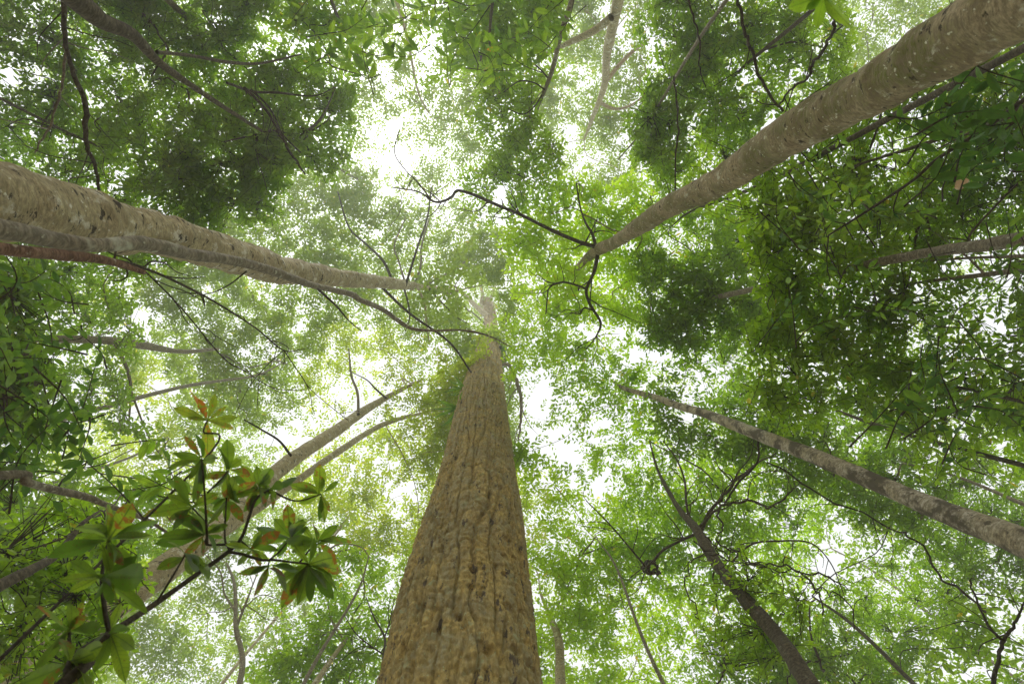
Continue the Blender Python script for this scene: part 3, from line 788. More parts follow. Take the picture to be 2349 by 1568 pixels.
# trees further out: the crown stands over a trunk that leaves the frame
def far_tree(name, label, px, py, h, w, bark, leaf, serves, lean=.06, **kw):
    r = math.hypot(px - ZX, py - ZY); ux, uy = (px - ZX) / r, (py - ZY) / r
    hs = [h * .45, h * .7, h * .9, h]
    d = r * h * .9 / F
    pts = []
    for i, q in enumerate(hs):
        rr = F * d / q * (1 - lean * i / 3); jx = (0, 9, -7, 5)[i]
        pts.append((ZX + ux * rr - uy * jx, ZY + uy * rr + ux * jx, .62 * w * (1.0, .9, .7, .35)[i] / q * hs[0]))
    return build_tree(name, label, 'tree', pts, None, bark, leaf, serves, crown=(px, py), heights=hs, sides=12, per=10, attach=.5, **kw)

FAR = [
 ('canopy_tree', 'tall olive crown glimpsed behind the dark leaves in the upper left', 420, 330, 22, 26, 'grey', 'olive', 'h'),
 ('canopy_tree', 'tall pale olive crown seen in the gap above the pale trunk, left of centre', 760, 360, 23, 22, 'grey', 'olive', 'h'),
 ('canopy_tree', 'tall hazy crown in the bright gap at top, left of centre', 960, 190, 23, 20, 'pale', 'olive', 'h'),
 ('canopy_tree', 'tall yellowish crown behind the mossy trunk at the top right', 2030, 130, 22, 26, 'grey', 'olive', 'h'),
 ('canopy_tree', 'tall crown showing between the near leaves at the right edge', 2150, 900, 22, 26, 'grey', 'olive', 'h'),
 ('canopy_tree', 'tall crown behind the blotched trunk, low at the right', 2050, 1350, 21, 26, 'grey', 'olive', 'h'),
 ('canopy_tree', 'tall crown behind the vine covered trunk at the bottom', 1560, 1400, 22, 22, 'pale', 'olive', 'h'),
 ('canopy_tree', 'tall olive crown with fine leaves left of the pale lower trunk', 560, 860, 21, 24, 'grey', 'olive', 'h'),
 ('canopy_tree', 'tall pale crown in the gap over the leafy branch with orange blotches', 250, 1060, 21, 26, 'grey', 'yellow', 'h'),
 ('canopy_tree', 'tall crown with open twigs at the bottom edge beside the leafy branch', 640, 1400, 20, 24, 'pale', 'olive', 'h'),
 ('bushy_tree', 'dense dark crown filling the left side above the pale trunk', 160, 300, 11, 20, 'dark', 'deep', 'd'),
 ('bushy_tree', 'bright green crown with broad leaves at the top edge, left of the gap', 790, 60, 10, 24, 'dark', 'mid', 'm'),
 ('bushy_tree', 'bright green crown hanging from the top edge beside the slender grey stem', 1130, 60, 10, 24, 'dark', 'mid', 'm'),
 ('bushy_tree', 'green crown against the mossy trunk at upper right', 1730, 140, 11, 30, 'dark', 'mid', 'd'),
 ('bushy_tree', 'dense dark crown beneath the mossy trunk, right of centre', 1610, 480, 11, 26, 'dark', 'mid', 'd'),
 ('bushy_tree', 'dark crown above the blotched trunk at right', 1850, 920, 11, 26, 'dark', 'deep', 'd'),
 ('bushy_tree', 'loose green crown at the lower right edge beyond the blotched trunk', 2250, 1120, 10, 34, 'grey', 'deep', 'd'),
 ('bushy_tree', 'dense green crown in the bottom right corner', 2000, 1480, 9, 40, 'dark', 'mid', 'db'),
 ('bushy_tree', 'bright green crown right of the giant trunk near the bottom', 1420, 1330, 11, 26, 'grey', 'bright', 'm'),
 ('bushy_tree', 'bright green crown massed at the left edge near the bottom', 110, 1240, 10, 36, 'dark', 'mid', 'm'),
 ('bushy_tree', 'green crown left of the giant trunk at the bottom', 800, 1380, 11, 26, 'grey', 'mid', 'm'),
]
for a in FAR: far_tree(*a)
right_low = far_tree('understory_tree', 'shady understory tree with broad leaves covering the right side', 2250, 560, 6.5, 40, 'dark', 'deep', 'n')
left_low = far_tree('understory_tree', 'shady understory tree with broad leaves at the left edge below the pale trunk', -60, 820, 6.0, 40, 'dark', 'deep', 'n')
right_mid = far_tree('understory_tree', 'understory tree with dark leaves along the lower side of the mossy trunk', 1980, 380, 7.0, 26, 'dark', 'mid', 'n')
low_right = far_tree('understory_tree', 'shady understory tree at the right edge between the two grey trunks', 2230, 900, 6.8, 34, 'dark', 'mid', 'n')

b20 = build_tree('distant_pale_tree', 'distant pale trunk at the bottom edge just right of the giant trunk', 'tree',
    [(1286, 1568, 27), (1282, 1470, 20), (1262, 1415, 12), (1240, 1360, 6)], 8.0, 'pale', 'yellow', 'y', crown=(1230, 1330), hmax=16, sides=14, per=14, attach=.5)
b8 = build_tree('thin_forked_tree', 'thin forked stem standing at the bottom edge right of the leafy branch', 'tree',
    [(549, 1568, 14), (541, 1433, 10), (538, 1340, 7), (520, 1290, 3)], 8.0, 'grey', heights=[9, 10.5, 12, 13], sides=10, per=10,
    limbs=[dict(pts=[(541, 1440, 7), (565, 1380, 5), (580, 1340, 3), (600, 1290, 2)], heights=[10.5, 11, 11.5, 12], mat='grey', twigs=5),
           dict(pts=[(540, 1400, 6), (515, 1360, 4), (505, 1310, 3), (470, 1270, 2)], heights=[11, 11.5, 12, 12.5], mat='grey', twigs=5)])
b21 = build_tree('thin_pale_tree', 'thin pale slanting stem at the bottom edge left of the giant trunk', 'tree',
    [(722, 1568, 14), (765, 1505, 11), (800, 1455, 8), (835, 1395, 4)], 9.0, 'pale', heights=[10, 11, 12, 13.5], sides=10, per=10,
    limbs=[dict(pts=[(790, 1470, 6), (760, 1420, 4), (750, 1370, 2)], heights=[11.7, 12.3, 13], mat='pale', twigs=4)])
b22 = build_tree('slender_sapling', 'slender dark sapling close to the left side of the giant trunk at the bottom', 'sapling',
    [(877, 1568, 7), (880, 1500, 6), (882, 1460, 5), (858, 1415, 4), (840, 1370, 2)], None, 'twig', heights=[6, 6.5, 6.9, 7.3, 7.8], sides=8, per=10,
    limbs=[dict(pts=[(880, 1500, 4), (850, 1480, 3), (815, 1450, 2.5), (790, 1410, 1.5)], heights=[6.5, 6.6, 6.8, 7], mat='twig', twigs=6),
           dict(pts=[(882, 1462, 4), (895, 1420, 3), (905, 1370, 2)], heights=[6.9, 7.2, 7.6], mat='twig', twigs=4)])
r1 = build_tree('slim_tree', 'thin grey trunk in the bright gap at right, just under the hidden trunk', 'tree',
    [(2349, 587, 9), (2260, 590, 7), (2186, 594, 5), (2100, 600, 3)], 6.0, 'grey', sides=10, per=8)
r2 = build_tree('slim_tree', 'thicker grey trunk in the bright gap at right, second below the hidden trunk', 'tree',
    [(2349, 618, 14), (2240, 632, 11), (2150, 642, 8), (2060, 655, 4)], 6.0, 'grey', sides=10, per=8,
    limbs=[dict(pts=[(2260, 630, 6), (2230, 600, 5), (2200, 570, 3)], heights=[5.5, 5.8, 6.1], mat='grey', twigs=4)])
l9 = build_tree('leaning_sapling', 'grey leaning stem entering low at the left edge above the orange blotched leaves', 'sapling',
    [(0, 1090, 20), (60, 1105, 18), (110, 1119, 17), (205, 1141, 14), (238, 1155, 12), (329, 1188, 9), (373, 1214, 6), (420, 1250, 3)], None, 'grey', heights=[2.6, 2.7, 2.85, 3.1, 3.2, 3.5, 3.6, 3.7], sides=14, per=12, disp=1.4,
    limbs=[dict(pts=[(130, 1122, 5), (150, 1095, 4), (200, 1060, 3), (290, 1020, 2)], heights=[2.9, 3, 3.1, 3.2], mat='twig', twigs=3)])
l10 = build_tree('brown_sapling', 'brown mossy stem at the left edge under the orange blotched leaves', 'sapling',
    [(0, 1342, 28), (73, 1305, 22), (124, 1276, 18), (165, 1230, 12), (190, 1199, 9), (230, 1170, 4)], None, 'dark', 'mid', 'v', heights=[2.6, 2.8, 3.0, 3.2, 3.3, 3.5], sides=14, per=12, disp=1.5)

# ---------------------------------------------------------------- fill the crowns
trees_by = {}
for t in ALL_TREES:
    for k in t.serves: trees_by.setdefault(k, []).append(t)
bag = {id(t): [[], []] for t in ALL_TREES}
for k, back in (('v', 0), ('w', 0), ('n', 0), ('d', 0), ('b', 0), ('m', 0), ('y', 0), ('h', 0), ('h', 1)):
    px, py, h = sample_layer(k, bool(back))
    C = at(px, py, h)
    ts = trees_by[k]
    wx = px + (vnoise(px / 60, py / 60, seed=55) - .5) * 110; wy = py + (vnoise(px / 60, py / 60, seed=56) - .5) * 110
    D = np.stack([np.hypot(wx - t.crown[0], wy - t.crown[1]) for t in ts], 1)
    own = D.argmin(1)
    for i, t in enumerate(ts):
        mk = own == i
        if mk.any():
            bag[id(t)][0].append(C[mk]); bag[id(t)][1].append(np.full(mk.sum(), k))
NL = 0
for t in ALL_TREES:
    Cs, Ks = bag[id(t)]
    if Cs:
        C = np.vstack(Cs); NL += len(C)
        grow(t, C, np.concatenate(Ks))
print('sprays', NL)

# ---------------------------------------------------------------- large leaves, each an object
def leaf_mesh(name, mat, wide=.30, tipw=1.0, curl=.10, fold=.18, peak=.55, wavy=.0, ns=7):
    t = np.linspace(0, 1, ns)
    prof = np.sin(np.pi * t ** (math.log(.5) / math.log(peak))) ** .85
    prof[0] = .05; prof[-1] = 0
    V, idx = [], []
    for i, (y, w) in enumerate(zip(t, prof)):
        hw = wide * .5 * w
        z = -curl * y * y
        if i == ns - 1: V.append((0, 1, z)); idx.append([len(V) - 1] * 5)
        else:
            row = []
            for q in (-1, -.55, 0, .55, 1):
                V.append((hw * q, y, z + abs(q) * hw * fold + wavy * math.sin(y * 17 + q * 2) * abs(q)))
                row.append(len(V) - 1)
            idx.append(row)
    Fq, Ft = [], []
    for a, b in zip(idx[:-1], idx[1:]):
        for q in range(4):
            if b[q] == b[q + 1]: Ft.append((a[q], a[q + 1], b[q]))
            else: Fq.append((a[q], a[q + 1], b[q + 1], b[q]))
    return mesh_np(name, V, [np.array(Fq), np.array(Ft)], mat)

def put_leaf(root, me, A, B, up, roll=0.0, label=None, name='leaf'):
    """one leaf object from base A to tip B (world), facing up"""
    A, B = np.asarray(A, float), np.asarray(B, float)
    y = B - A; L = np.linalg.norm(y); y /= L
    z = np.asarray(up, float); z = z - y * z.dot(y); z /= np.linalg.norm(z) + 1e-9
    x = np.cross(y, z)
    if roll:
        x, z = x * math.cos(roll) + z * math.sin(roll), z * math.cos(roll) - x * math.sin(roll)
    o = bpy.data.objects.new(name, me); COL.objects.link(o); o.parent = root
    b = np.array(root.parent.location if root.parent is not None else root.location)
    o.matrix_local = Matrix([[x[0] * L, y[0] * L, z[0] * L, A[0] - b[0]], [x[1] * L, y[1] * L, z[1] * L, A[1] - b[1]], [x[2] * L, y[2] * L, z[2] * L, A[2] - b[2]], [0, 0, 0, 1]])
    if label: o['label'] = label
    return o

rg = random.Random(21)
def Z7(x, y): return (x * .3658, y * .3658 + 994.5)      # from the enlargement of the lower left
LV = [leaf_mesh('leaf', BL['blight'], .31, curl=.14, peak=.60), leaf_mesh('leaf', BL['blight'], .27, curl=-.05, peak=.62, fold=.3), leaf_mesh('leaf', BL['blight'], .33, curl=.25, peak=.58, wavy=.02)]

# the leafy branch with blotched leaves, lower left
stem = [(300, 1640), (400, 1568), (480, 1390), (690, 1250), (980, 1060), (1220, 890), (1430, 740), (1520, 640), (1600, 420), (1690, 350)]
stem_h = [1.30, 1.36, 1.45, 1.55, 1.70, 1.83, 1.95, 2.0, 2.08, 2.12]
def hz(zx): return np.interp(zx, [p[0] for p in stem], stem_h)
P3 = [at(*Z7(*p), h) for p, h in zip(stem, stem_h)]
g0 = np.array([P3[0][0] + .45, P3[0][1] - .35, 0.0])
lb = thing('leafy_sapling', 'leafy sapling with orange blotched long leaves at the lower left, nearest the viewer', 'sapling', g0)
tb = Tubes()
full = np.vstack([g0 - [0, 0, .1], g0 * .6 + P3[0] * .4 + [.05, 0, .1], P3])
rr = np.concatenate([[.022, .019], np.linspace(.016, .0045, len(P3))])
S = catmull(np.column_stack([full, rr]), 8)
tb.add(S[:, :3], S[:, 3], 10, ring_disp(.7, 4)); HOLD = [(link('stem', tb.mesh('stem', BM['twig'], g0), lb), S[:, :3])]
def side_branch(zp, r0=.007, r1=.004, dh=0.0):
    P = [at(*Z7(*p), hz(zp[0][0]) + dh * i / (len(zp) - 1)) for i, p in enumerate(zp)]
    S = catmull(np.column_stack([np.array(P), np.linspace(r0, r1, len(P))]), 6)
    tb = Tubes(); tb.add(S[:, :3], S[:, 3], 8); HOLD.append((link('branch', tb.mesh('branch', BM['twig'], g0), lb), S[:, :3]))
    return hz(zp[0][0]) + dh
hN = side_branch([(1430, 740), (1520, 755), (1640, 790), (1720, 790), (1840, 805), (1940, 815)])
hL = side_branch([(1690, 790), (1760, 730), (1820, 650)], .005, .003)
hM = side_branch([(1880, 805), (1930, 740), (1980, 680)], .005, .003)
hH = side_branch([(1470, 690), (1380, 695), (1290, 690), (1300, 630), (1290, 560), (1205, 460)], .006, .003)
hA = side_branch([(690, 1250), (665, 1150), (640, 960), (650, 800), (680, 670)], .008, .004, -.05)
hC = side_branch([(480, 1390), (440, 1330), (435, 1230)], .006, .004)
side_branch([(1300, 690), (1285, 400), (1265, 160)], .005, .003); side_branch([(1300, 370), (1390, 280), (1430, 230)], .004, .003)
side_branch([(1690, 350), (1850, 420), (2010, 380)], .005, .003); side_branch([(980, 1060), (1090, 880), (1160, 760)], .005, .003)
side_branch([(1440, 730), (1410, 650), (1420, 400)], .005, .003); side_branch([(1500, 660), (1570, 720)], .004, .003)
side_branch([(480, 1390), (430, 1440)], .006, .004); side_branch([(1690, 790), (1680, 830)], .004, .003)
WH = [
 ((680, 670), hA, [(870, 400), (940, 655), (485, 510), (345, 740), (660, 440), (890, 830), (540, 640), (1000, 560), (760, 800)]),
 ((645, 900), hA - .02, [(355, 930), (1020, 895), (970, 1090), (420, 1000), (710, 1060), (880, 760), (420, 800), (820, 1010)]),
 ((435, 1235), hC, [(190, 1080), (490, 1020), (245, 1470), (620, 1210), (560, 1100)]),
 ((425, 1440), 1.42, [(520, 1600), (660, 1540), (180, 1560), (620, 1330), (250, 1620), (420, 1240)]),
 ((690, 1245), 1.54, [(640, 1450), (815, 1540), (760, 1060), (600, 1390), (880, 1340)]),
 ((1265, 160), 1.95, [(1050, 185), (1245, 65), (1345, 150), (1110, 120), (1330, 270), (1180, 290), (1270, 400)]),
 ((1430, 230), 1.97, [(1420, 45), (1545, 140), (1310, 180), (1560, 260), (1310, 290), (1420, 420)]),
 ((1205, 460), hH, [(930, 480), (1390, 530), (1085, 255), (1290, 370), (1140, 560), (1360, 380), (1060, 380), (1240, 640)]),
 ((1290, 630), hH, [(1035, 610), (1100, 480), (1400, 655), (1160, 770), (1000, 680), (1265, 770), (1400, 540), (1180, 560)]),
 ((1620, 335), 2.1, [(1500, 190), (1610, 195), (1440, 270), (1740, 240), (1450, 380), (1560, 460), (1480, 330)]),
 ((1690, 350), 2.12, [(1855, 270), (1760, 400), (1800, 300), (1640, 440), (1740, 470), (1590, 250)]),
 ((2010, 380), 2.14, [(2015, 165), (2130, 295), (2065, 490), (1880, 300), (1890, 430), (2010, 500)]),
 ((1820, 650), hL, [(1605, 600), (1800, 450), (1895, 480), (1935, 585), (1870, 750), (1700, 520), (1930, 690)]),
 ((1985, 675), hM, [(2130, 555), (2110, 645), (2200, 690), (2135, 790), (1990, 540), (1870, 560)]),
 ((1940, 815), hN, [(2175, 835), (2060, 1025), (1910, 1030), (1815, 985), (2090, 1040), (2145, 745), (1780, 1060), (1940, 1060), (2160, 930), (1990, 640)]),
 ((1570, 720), 1.98, [(1755, 705), (1690, 780), (1640, 625), (1480, 830), (1430, 680)]),
 ((1680, 830), 1.93, [(1640, 960), (1650, 890), (1780, 900), (1570, 870)]),
 ((1420, 400), 1.98, [(1415, 560), (1530, 530), (1320, 580), (1500, 430), (1560, 380), (1340, 470)]),
 ((1160, 760), 1.80, [(1080, 650), (1010, 830), (1250, 690), (1190, 900)]),
]
nleaf = 0
for (wc, wh, tips) in WH:
    A0 = at(*Z7(*wc), wh)
    holder = min(HOLD, key=lambda q: ((q[1] - A0) ** 2).sum(1).min())[0]
    tips = list(tips) + [(wc[0] + math.cos(a_) * r_, wc[1] + math.sin(a_) * r_) for a_, r_ in [(rg.uniform(0, 6.283), rg.uniform(110, 210)) for _ in range(4)]]
    for tp in tips:
        dh = rg.uniform(-.10, .05)
        B = at(*Z7(*tp), wh + dh)
        A = A0 + np.array([rg.gauss(0, .004), rg.gauss(0, .004), rg.gauss(0, .006)])
        put_leaf(holder, LV[nleaf % 3], A, B, (rg.gauss(0, .25), rg.gauss(0, .25), 1), rg.gauss(0, .35)); nleaf += 1

# star of orange leaves on a shoot of its own
sx = lambda x, y: (x * .3658, y * .3658 + 499.0)
Ac = at(*sx(1300, 1272), 2.3)
st = thing('orange_shoot', 'shoot with a star of orange and green leaves hanging in the left gap', 'shoot', (Ac[0] + .25, Ac[1] - 1.0, 0))
tb = Tubes(); b0 = np.array(st.location)
Sx = catmull(np.column_stack([np.array([b0, b0 + [0, .1, 1.4], at(*sx(1240, 1560), 2.12), at(*sx(1275, 1340), 2.25), Ac]), np.array([.012, .008, .005, .0045, .004])]), 8)
tb.add(Sx[:, :3], Sx[:, 3], 8); link('stem', tb.mesh('stem', BM['twig'], b0), st)
ST = [leaf_mesh('leaf', BL['star'], .30, curl=.12, peak=.62), leaf_mesh('leaf', BL['star'], .26, curl=.05, peak=.60)]
for i, tp in enumerate([(1090, 1185), (1200, 1078), (1362, 1103), (1425, 1180), (1495, 1255), (1480, 1320), (1310, 1505), (1172, 1250), (1250, 1130)]):
    put_leaf(st, ST[i % 2], Ac, at(*sx(*tp), 2.3 + rg.uniform(-.06, .06)), (rg.gauss(0, .2), rg.gauss(0, .2), 1), rg.gauss(0, .25))

# broad-leaved shoot at the top edge
tl = at(1890, -10, 1.5)
ts_ = thing('hanging_shoot', 'green lobed leaf shoot hanging over the top edge above the mossy trunk', 'shoot', (tl[0], tl[1] + .5, 0))
LT = leaf_mesh('leaf', BL['lit'], .36, curl=.08, peak=.50)
tb = Tubes(); b0 = np.array(ts_.location)
Sx = catmull(np.column_stack([np.array([b0, b0 + [0, .03, 1.2], tl + [.02, .15, .05], tl]), np.array([.010, .008, .004, .003])]), 8)
tb.add(Sx[:, :3], Sx[:, 3], 8); link('stem', tb.mesh('stem', BM['twig'], b0), ts_)
for tp in [(1800, 22), (1845, 26), (1872, 70), (1948, 72), (2000, -30), (1820, -60), (1905, 20)]:
    put_leaf(ts_, LT, tl, at(*tp, 1.5 + rg.uniform(-.04, .04)), (rg.gauss(0, .2), rg.gauss(0, .2), 1))

# near leaves of the understory trees: each leaf an object, on twigs that spring from a drawn branch
def leafy_shoots(root, base, region, n_sh, hr, ll, mats, wide=.42, per=(6, 9), seed=1, limb=None, limb_h=None):
    r = random.Random(seed); cnt = 0
    ms = [leaf_mesh('leaf', BL[mt], wide * w, curl=cl, peak=pk, ns=6) for mt in mats for w, cl, pk in ((1, .12, .45), (.85, .22, .48))]
    L3 = None
    if limb is not None:
        lp = np.array(limb, float); P = at(lp[:, 0], lp[:, 1], np.array(limb_h)); S = catmull(np.column_stack([P, lp[:, 2] * np.array(limb_h) / F * .5]), 10)
        tb = Tubes(); tb.add(S[:, :3], S[:, 3], 9, ring_disp(.8, 2)); link('branch', tb.mesh('branch', BM['twig'], base), root); L3 = S[:, :3]
    for _ in range(n_sh):
        x, y = region(r); h = r.uniform(*hr)
        e = at(x, y, h)
        az = r.uniform(0, 6.283); ln = r.uniform(.22, .40)
        if L3 is not None:
            q = L3[np.argmin(((L3 - e) ** 2).sum(1))]
            st_ = q if np.linalg.norm(q - e) < .6 else e + np.array([math.cos(az), math.sin(az), .1]) * ln * 1.6
        else: st_ = e + np.array([math.cos(az), math.sin(az), -.1]) * ln * 1.5
        md = (st_ + e) / 2 + np.array([r.gauss(0, .06), r.gauss(0, .06), .04])
        S = catmull(np.column_stack([np.array([st_, md, e]), np.array([.006, .004, .002])]), 6)
        tb = Tubes(); tb.add(S[:, :3], S[:, 3], 5); tw = link('twig', tb.mesh('twig', BM['twig'], base), root)
        u = e - md; u /= np.linalg.norm(u)
        k = r.randint(*per)
        for j in range(k):
            f = j / (k - 1)
            p = e - u * ln * (1 - f)
            i0 = np.argmin(((S[:, :3] - p) ** 2).sum(1)); p = S[i0, :3]
            v = np.cross(u, [0, 0, 1]); v /= np.linalg.norm(v) + 1e-9
            a = math.radians(r.gauss(55, 12)) * (1 if j % 2 else -1) * (0.15 if j == k - 1 else 1)
            d = u * math.cos(a) + v * math.sin(a) + np.array([0, 0, r.gauss(-.15, .2)]); d /= np.linalg.norm(d)
            put_leaf(tw, r.choice(ms), p, p + d * ll * r.uniform(.65, 1.2), (r.gauss(0, .3), r.gauss(0, .3), 1), r.gauss(0, .3)); cnt += 1
    return cnt

def blob(cx, cy, sx_, sy_): return lambda r: (r.gauss(cx, sx_), r.gauss(cy, sy_))
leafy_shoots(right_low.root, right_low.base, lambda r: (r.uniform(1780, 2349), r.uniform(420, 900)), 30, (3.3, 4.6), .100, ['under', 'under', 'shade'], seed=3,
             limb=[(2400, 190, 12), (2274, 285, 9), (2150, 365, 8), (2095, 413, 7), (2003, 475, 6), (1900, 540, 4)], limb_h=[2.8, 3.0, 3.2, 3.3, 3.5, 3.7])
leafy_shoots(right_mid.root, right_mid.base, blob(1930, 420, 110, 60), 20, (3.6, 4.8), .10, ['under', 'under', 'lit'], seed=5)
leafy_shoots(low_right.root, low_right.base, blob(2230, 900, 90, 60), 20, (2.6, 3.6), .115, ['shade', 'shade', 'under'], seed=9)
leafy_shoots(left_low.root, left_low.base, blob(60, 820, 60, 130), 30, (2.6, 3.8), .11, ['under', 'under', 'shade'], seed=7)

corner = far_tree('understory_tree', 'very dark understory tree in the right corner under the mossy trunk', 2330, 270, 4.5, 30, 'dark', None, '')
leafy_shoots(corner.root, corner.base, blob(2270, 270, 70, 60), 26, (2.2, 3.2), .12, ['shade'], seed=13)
lowleft = l9
leafy_shoots(lowleft.root, lowleft.base, blob(110, 1040, 80, 50), 14, (2.6, 3.3), .12, ['shade', 'under'], seed=15, wide=.38)
leafy_shoots(lowleft.root, lowleft.base, blob(330, 1090, 60, 40), 6, (2.9, 3.5), .12, ['under', 'lit'], seed=16, wide=.36)
# bright broad leaves at the top, left of the gap
for t in ALL_TREES:
    if t.root['label'].startswith('bright green crown with broad leaves'):
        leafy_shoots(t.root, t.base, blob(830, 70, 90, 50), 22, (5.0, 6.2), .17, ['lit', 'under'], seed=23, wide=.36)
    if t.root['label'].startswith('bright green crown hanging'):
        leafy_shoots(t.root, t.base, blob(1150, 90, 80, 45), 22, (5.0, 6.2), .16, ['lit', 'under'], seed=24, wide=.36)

# single dead leaf caught in the twigs
A = at(2190, 432, 3.0); B = at(2221, 408, 3.02)
dl = leaf_mesh('dead_leaf', BL['dead'], .62, curl=.1, peak=.5)
o = bpy.data.objects.new('dead_leaf', dl); COL.objects.link(o)
y = B - A; Ln = np.linalg.norm(y); y /= Ln; z = np.array([.1, .1, 1.0]); z -= y * z.dot(y); z /= np.linalg.norm(z); x = np.cross(y, z)
o.matrix_world = Matrix([[x[i] * Ln, y[i] * Ln, z[i] * Ln, A[i]] for i in range(3)] + [[0, 0, 0, 1]])
tag(o, 'pinkish dead leaf caught in the twigs near the right edge', 'leaf')

# strap-leaved epiphytes on the giant trunk
def epiphyte(label, px, py, h, n, px_len, seed, toward):
    r = random.Random(seed)
    c0 = at(px, py, h)
    e = thing('epiphyte_fern', label, 'fern', c0, 'strap leaved ferns growing on the giant trunk')
    me = leaf_mesh('frond', BL['frond'], .075, curl=.35, peak=.40, ns=7, fold=.5)
    tb = Tubes(); S = np.column_stack([np.array([c0 + [0, 0, -.10], c0, c0 + [0, 0, .12]]), np.array([.05, .09, .05])])
    tb.add(S[:, :3], S[:, 3], 8, ring_disp(2, 3)); link('root_ball', tb.mesh('root_ball', BM['dark'], c0), e)
    for i in range(n):
        a = toward + r.gauss(0, .75); ln = px_len * r.uniform(.6, 1.1)
        B = at(px + math.cos(a) * ln, py + math.sin(a) * ln, h + r.uniform(-.35, .35))
        put_leaf(e, me, c0 + np.array([r.gauss(0, .03), r.gauss(0, .03), r.gauss(0, .05)]), B, (r.gauss(0, .6), r.gauss(0, .6), 1), r.gauss(0, .5), name='frond')
epiphyte('strap leaved fern on the left side of the giant trunk, upper of two', 1072, 890, 13.8, 22, 46, 3, math.pi * 1.02)
epiphyte('strap leaved fern on the left side of the giant trunk, lower of two', 1055, 935, 12.6, 28, 54, 4, math.pi * .88)
epiphyte('small leafy fern on the right side of the giant trunk near its top', 1148, 797, 20.0, 22, 18, 6, .2)

# lianas
def liana(label, pts, heights, mat='twig', wob=.025, twigs=0, group=None, sides=8):
    pts = np.array(pts, float); hh = np.array(heights, float)
    P = at(pts[:, 0], pts[:, 1], hh); S = catmull(np.column_stack([P, pts[:, 2] * hh / F * .5]), 9)
    k = np.arange(len(S)) * .6
    for ax in range(3): S[1:-1, ax] += wob * (vnoise(k, k * 0 + 3.3 * ax, seed=int(abs(pts[0][0]) * 3) % 101) - .5)[1:-1]
    tb = Tubes(); tb.add(S[:, :3], np.maximum(S[:, 3], .003), sides, ring_disp(.9, 8))
    r = np.random.default_rng(int(abs(pts[1][0])))
    for _ in range(twigs):
        i = r.integers(2, len(S) - 1); d = r.normal(0, 1, 3); d /= np.linalg.norm(d); T = [S[i, :3]]
        for q in range(3): d = d + r.normal(0, .4, 3); d /= np.linalg.norm(d); T.append(T[-1] + d * .16)
        T = catmull(np.column_stack([np.array(T), np.linspace(.006, .003, 4)]), 3); tb.add(T[:, :3], T[:, 3], 4)
    o = link('liana', tb.mesh('liana', BM[mat], P[0])); o.location = P[0]
    return tag(o, label, 'liana', group)
liana('dark liana dropping from the top edge onto the mossy trunk', [(1680, -60, 7), (1692, 0, 7), (1707, 62, 7), (1722, 110, 7), (1751, 194, 6), (1802, 263, 5)], [4.0, 4.1, 4.2, 4.3, 4.5, 4.8], twigs=4)
liana('dark crooked liana below the green shoot at the top edge', [(1919, 40, 7), (1897, 99, 7), (1864, 146, 7), (1853, 176, 6), (1809, 209, 5), (1787, 241, 4)], [3.6, 3.8, 4.0, 4.1, 4.4, 4.6], twigs=3)
liana('thin liana hanging at the top edge right of the thin light stem', [(1572, -20, 5), (1590, 40, 4), (1604, 84, 4), (1603, 150, 3), (1618, 200, 2)], [5, 5, 5, 5, 5])
liana('long thin liana hanging beside the thin light stem', [(1546, 176, 4), (1552, 240, 4), (1556, 300, 4), (1548, 380, 4), (1550, 440, 3)], [6.5, 6.4, 6.3, 6.2, 6.1], twigs=3)
liana('crooked dark liana hanging from the top left corner to the pale trunk', [(146, -10, 9), (150, 110, 8), (172, 175, 10), (194, 234, 11), (199, 329, 9), (219, 384, 7), (230, 446, 5)], [3.8, 3.9, 4.0, 4.1, 4.2, 4.3, 4.4], twigs=5)
liana('thin grey liana beside the crooked dark one in the top left corner', [(148, 60, 5), (150, 140, 5), (140, 210, 5), (118, 280, 4), (80, 350, 3)], [4.2, 4.2, 4.2, 4.2, 4.2], mat='grey', twigs=4)
liana('dark liana hanging under the dense leaves, left of the bright gap', [(560, 200, 7), (600, 240, 7), (635, 290, 6), (660, 340, 6), (700, 400, 4)], [6.5, 6.6, 6.7, 6.8, 7], twigs=8)
liana('thin liana dropping to the lower right from the blotched trunk', [(1740, 1000, 5), (1736, 1060, 5), (1690, 1110, 5), (1660, 1160, 4)], [6.4, 6.4, 6.5, 6.6], twigs=4)
liana('long straight vine crossing under the blotched trunk to the right', [(1760, 1060, 4), (1900, 1140, 4), (2050, 1215, 4), (2130, 1270, 5), (2190, 1350, 6), (2260, 1400, 4)], [5, 5, 5, 5, 5, 5], wob=.1, twigs=5)
liana('dark forked twig in the lower right corner', [(2270, 1600, 10), (2290, 1520, 9), (2300, 1470, 8), (2330, 1430, 6), (2350, 1380, 4)], [4, 4, 4, 4, 4], twigs=5)
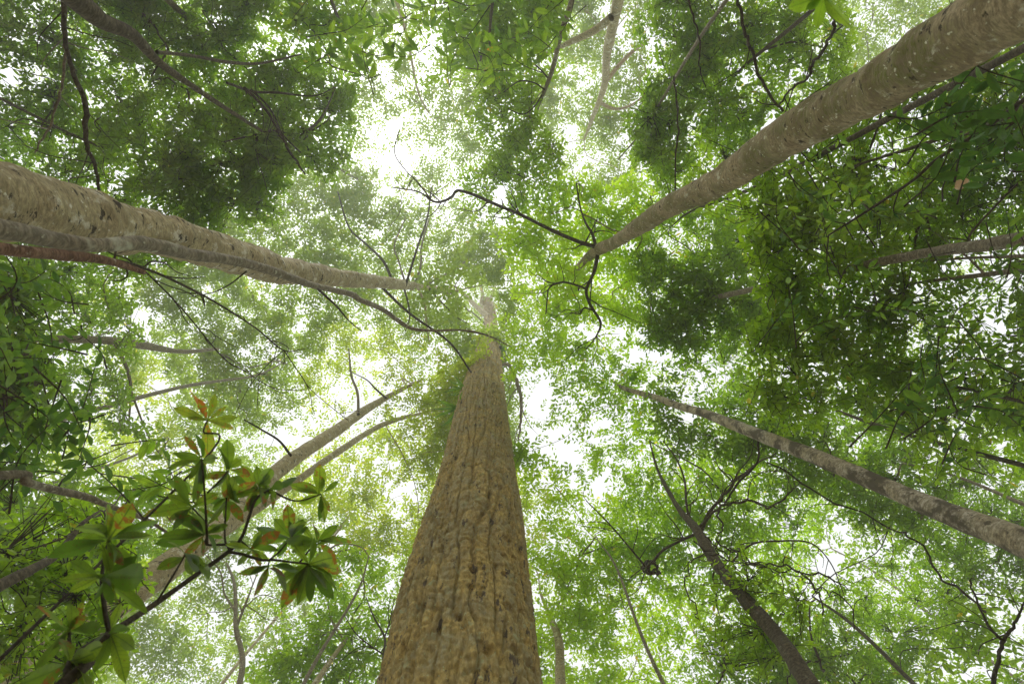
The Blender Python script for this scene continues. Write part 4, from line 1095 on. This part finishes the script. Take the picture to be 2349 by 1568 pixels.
liana('dark twig rising through the leaves at the lower right corner', [(2300, 1470, 7), (2270, 1440, 6), (2250, 1400, 5), (2225, 1330, 4)], [4, 4, 4, 4], twigs=3)
for i in range(8):
    r = random.Random(300 + i)
    tt = r.uniform(0, .5); x0 = 1590 + 250 * tt + r.uniform(-70, 60); y0 = 1190 + 330 * tt + r.uniform(-40, 40)
    pts = [(x0, y0, r.uniform(3, 5))]; a = r.uniform(.6, 1.9)
    for q in range(5):
        a += r.gauss(0, .55); x0 += math.cos(a) * 62 + 14; y0 += abs(math.sin(a)) * 62; pts.append((x0, y0, r.uniform(2, 4.5)))
    h = r.uniform(5.2, 6.8)
    liana('thin crooked vine tangled round the dark vine covered trunk', pts, [h - .22 * q for q in range(6)], mat='twig', wob=.09, twigs=3, group='vines tangled round the dark trunk')
# the knotted loop of vine
ang = np.linspace(0, 2 * np.pi * 1.6, 28)
liana('knotted loop of dark vine hanging left of the vine covered trunk', [(1490 + (19 - 1.1 * a) * math.cos(a) + 5 * math.sin(2.3 * a), 1300 + (15 - .6 * a) * math.sin(a + .3) + 4 * math.cos(1.7 * a), 6) for a in ang], [7.0 + .015 * i for i in range(28)], mat='dark', wob=.06, twigs=4)

# ---------------------------------------------------------------- humid air under the canopy
HAZE = 0.0034
mt, t, out = nodes('haze')
pv = t.nodes.new('ShaderNodeVolumePrincipled'); pv.inputs['Color'].default_value = (.96, .98, .96, 1); pv.inputs['Density'].default_value = HAZE; pv.inputs['Anisotropy'].default_value = .6
t.links.new(pv.outputs[0], out.inputs['Volume'])
x0, y0, z0, z1 = 56, 56, -2.0, 48
v = [(sx_ * x0, sy_ * y0, z) for z in (z0, z1) for sx_, sy_ in ((-1, -1), (1, -1), (1, 1), (-1, 1))]
link('haze', mesh_np('haze', v, [np.array([(3, 2, 1, 0), (4, 5, 6, 7), (0, 1, 5, 4), (1, 2, 6, 5), (2, 3, 7, 6), (3, 0, 4, 7)])], mt, False), None, 'stuff')
print('tris', sum(len(o.data.loops) - 2 * len(o.data.polygons) for o in bpy.data.objects if o.type == 'MESH'), 'objects', len(bpy.data.objects))
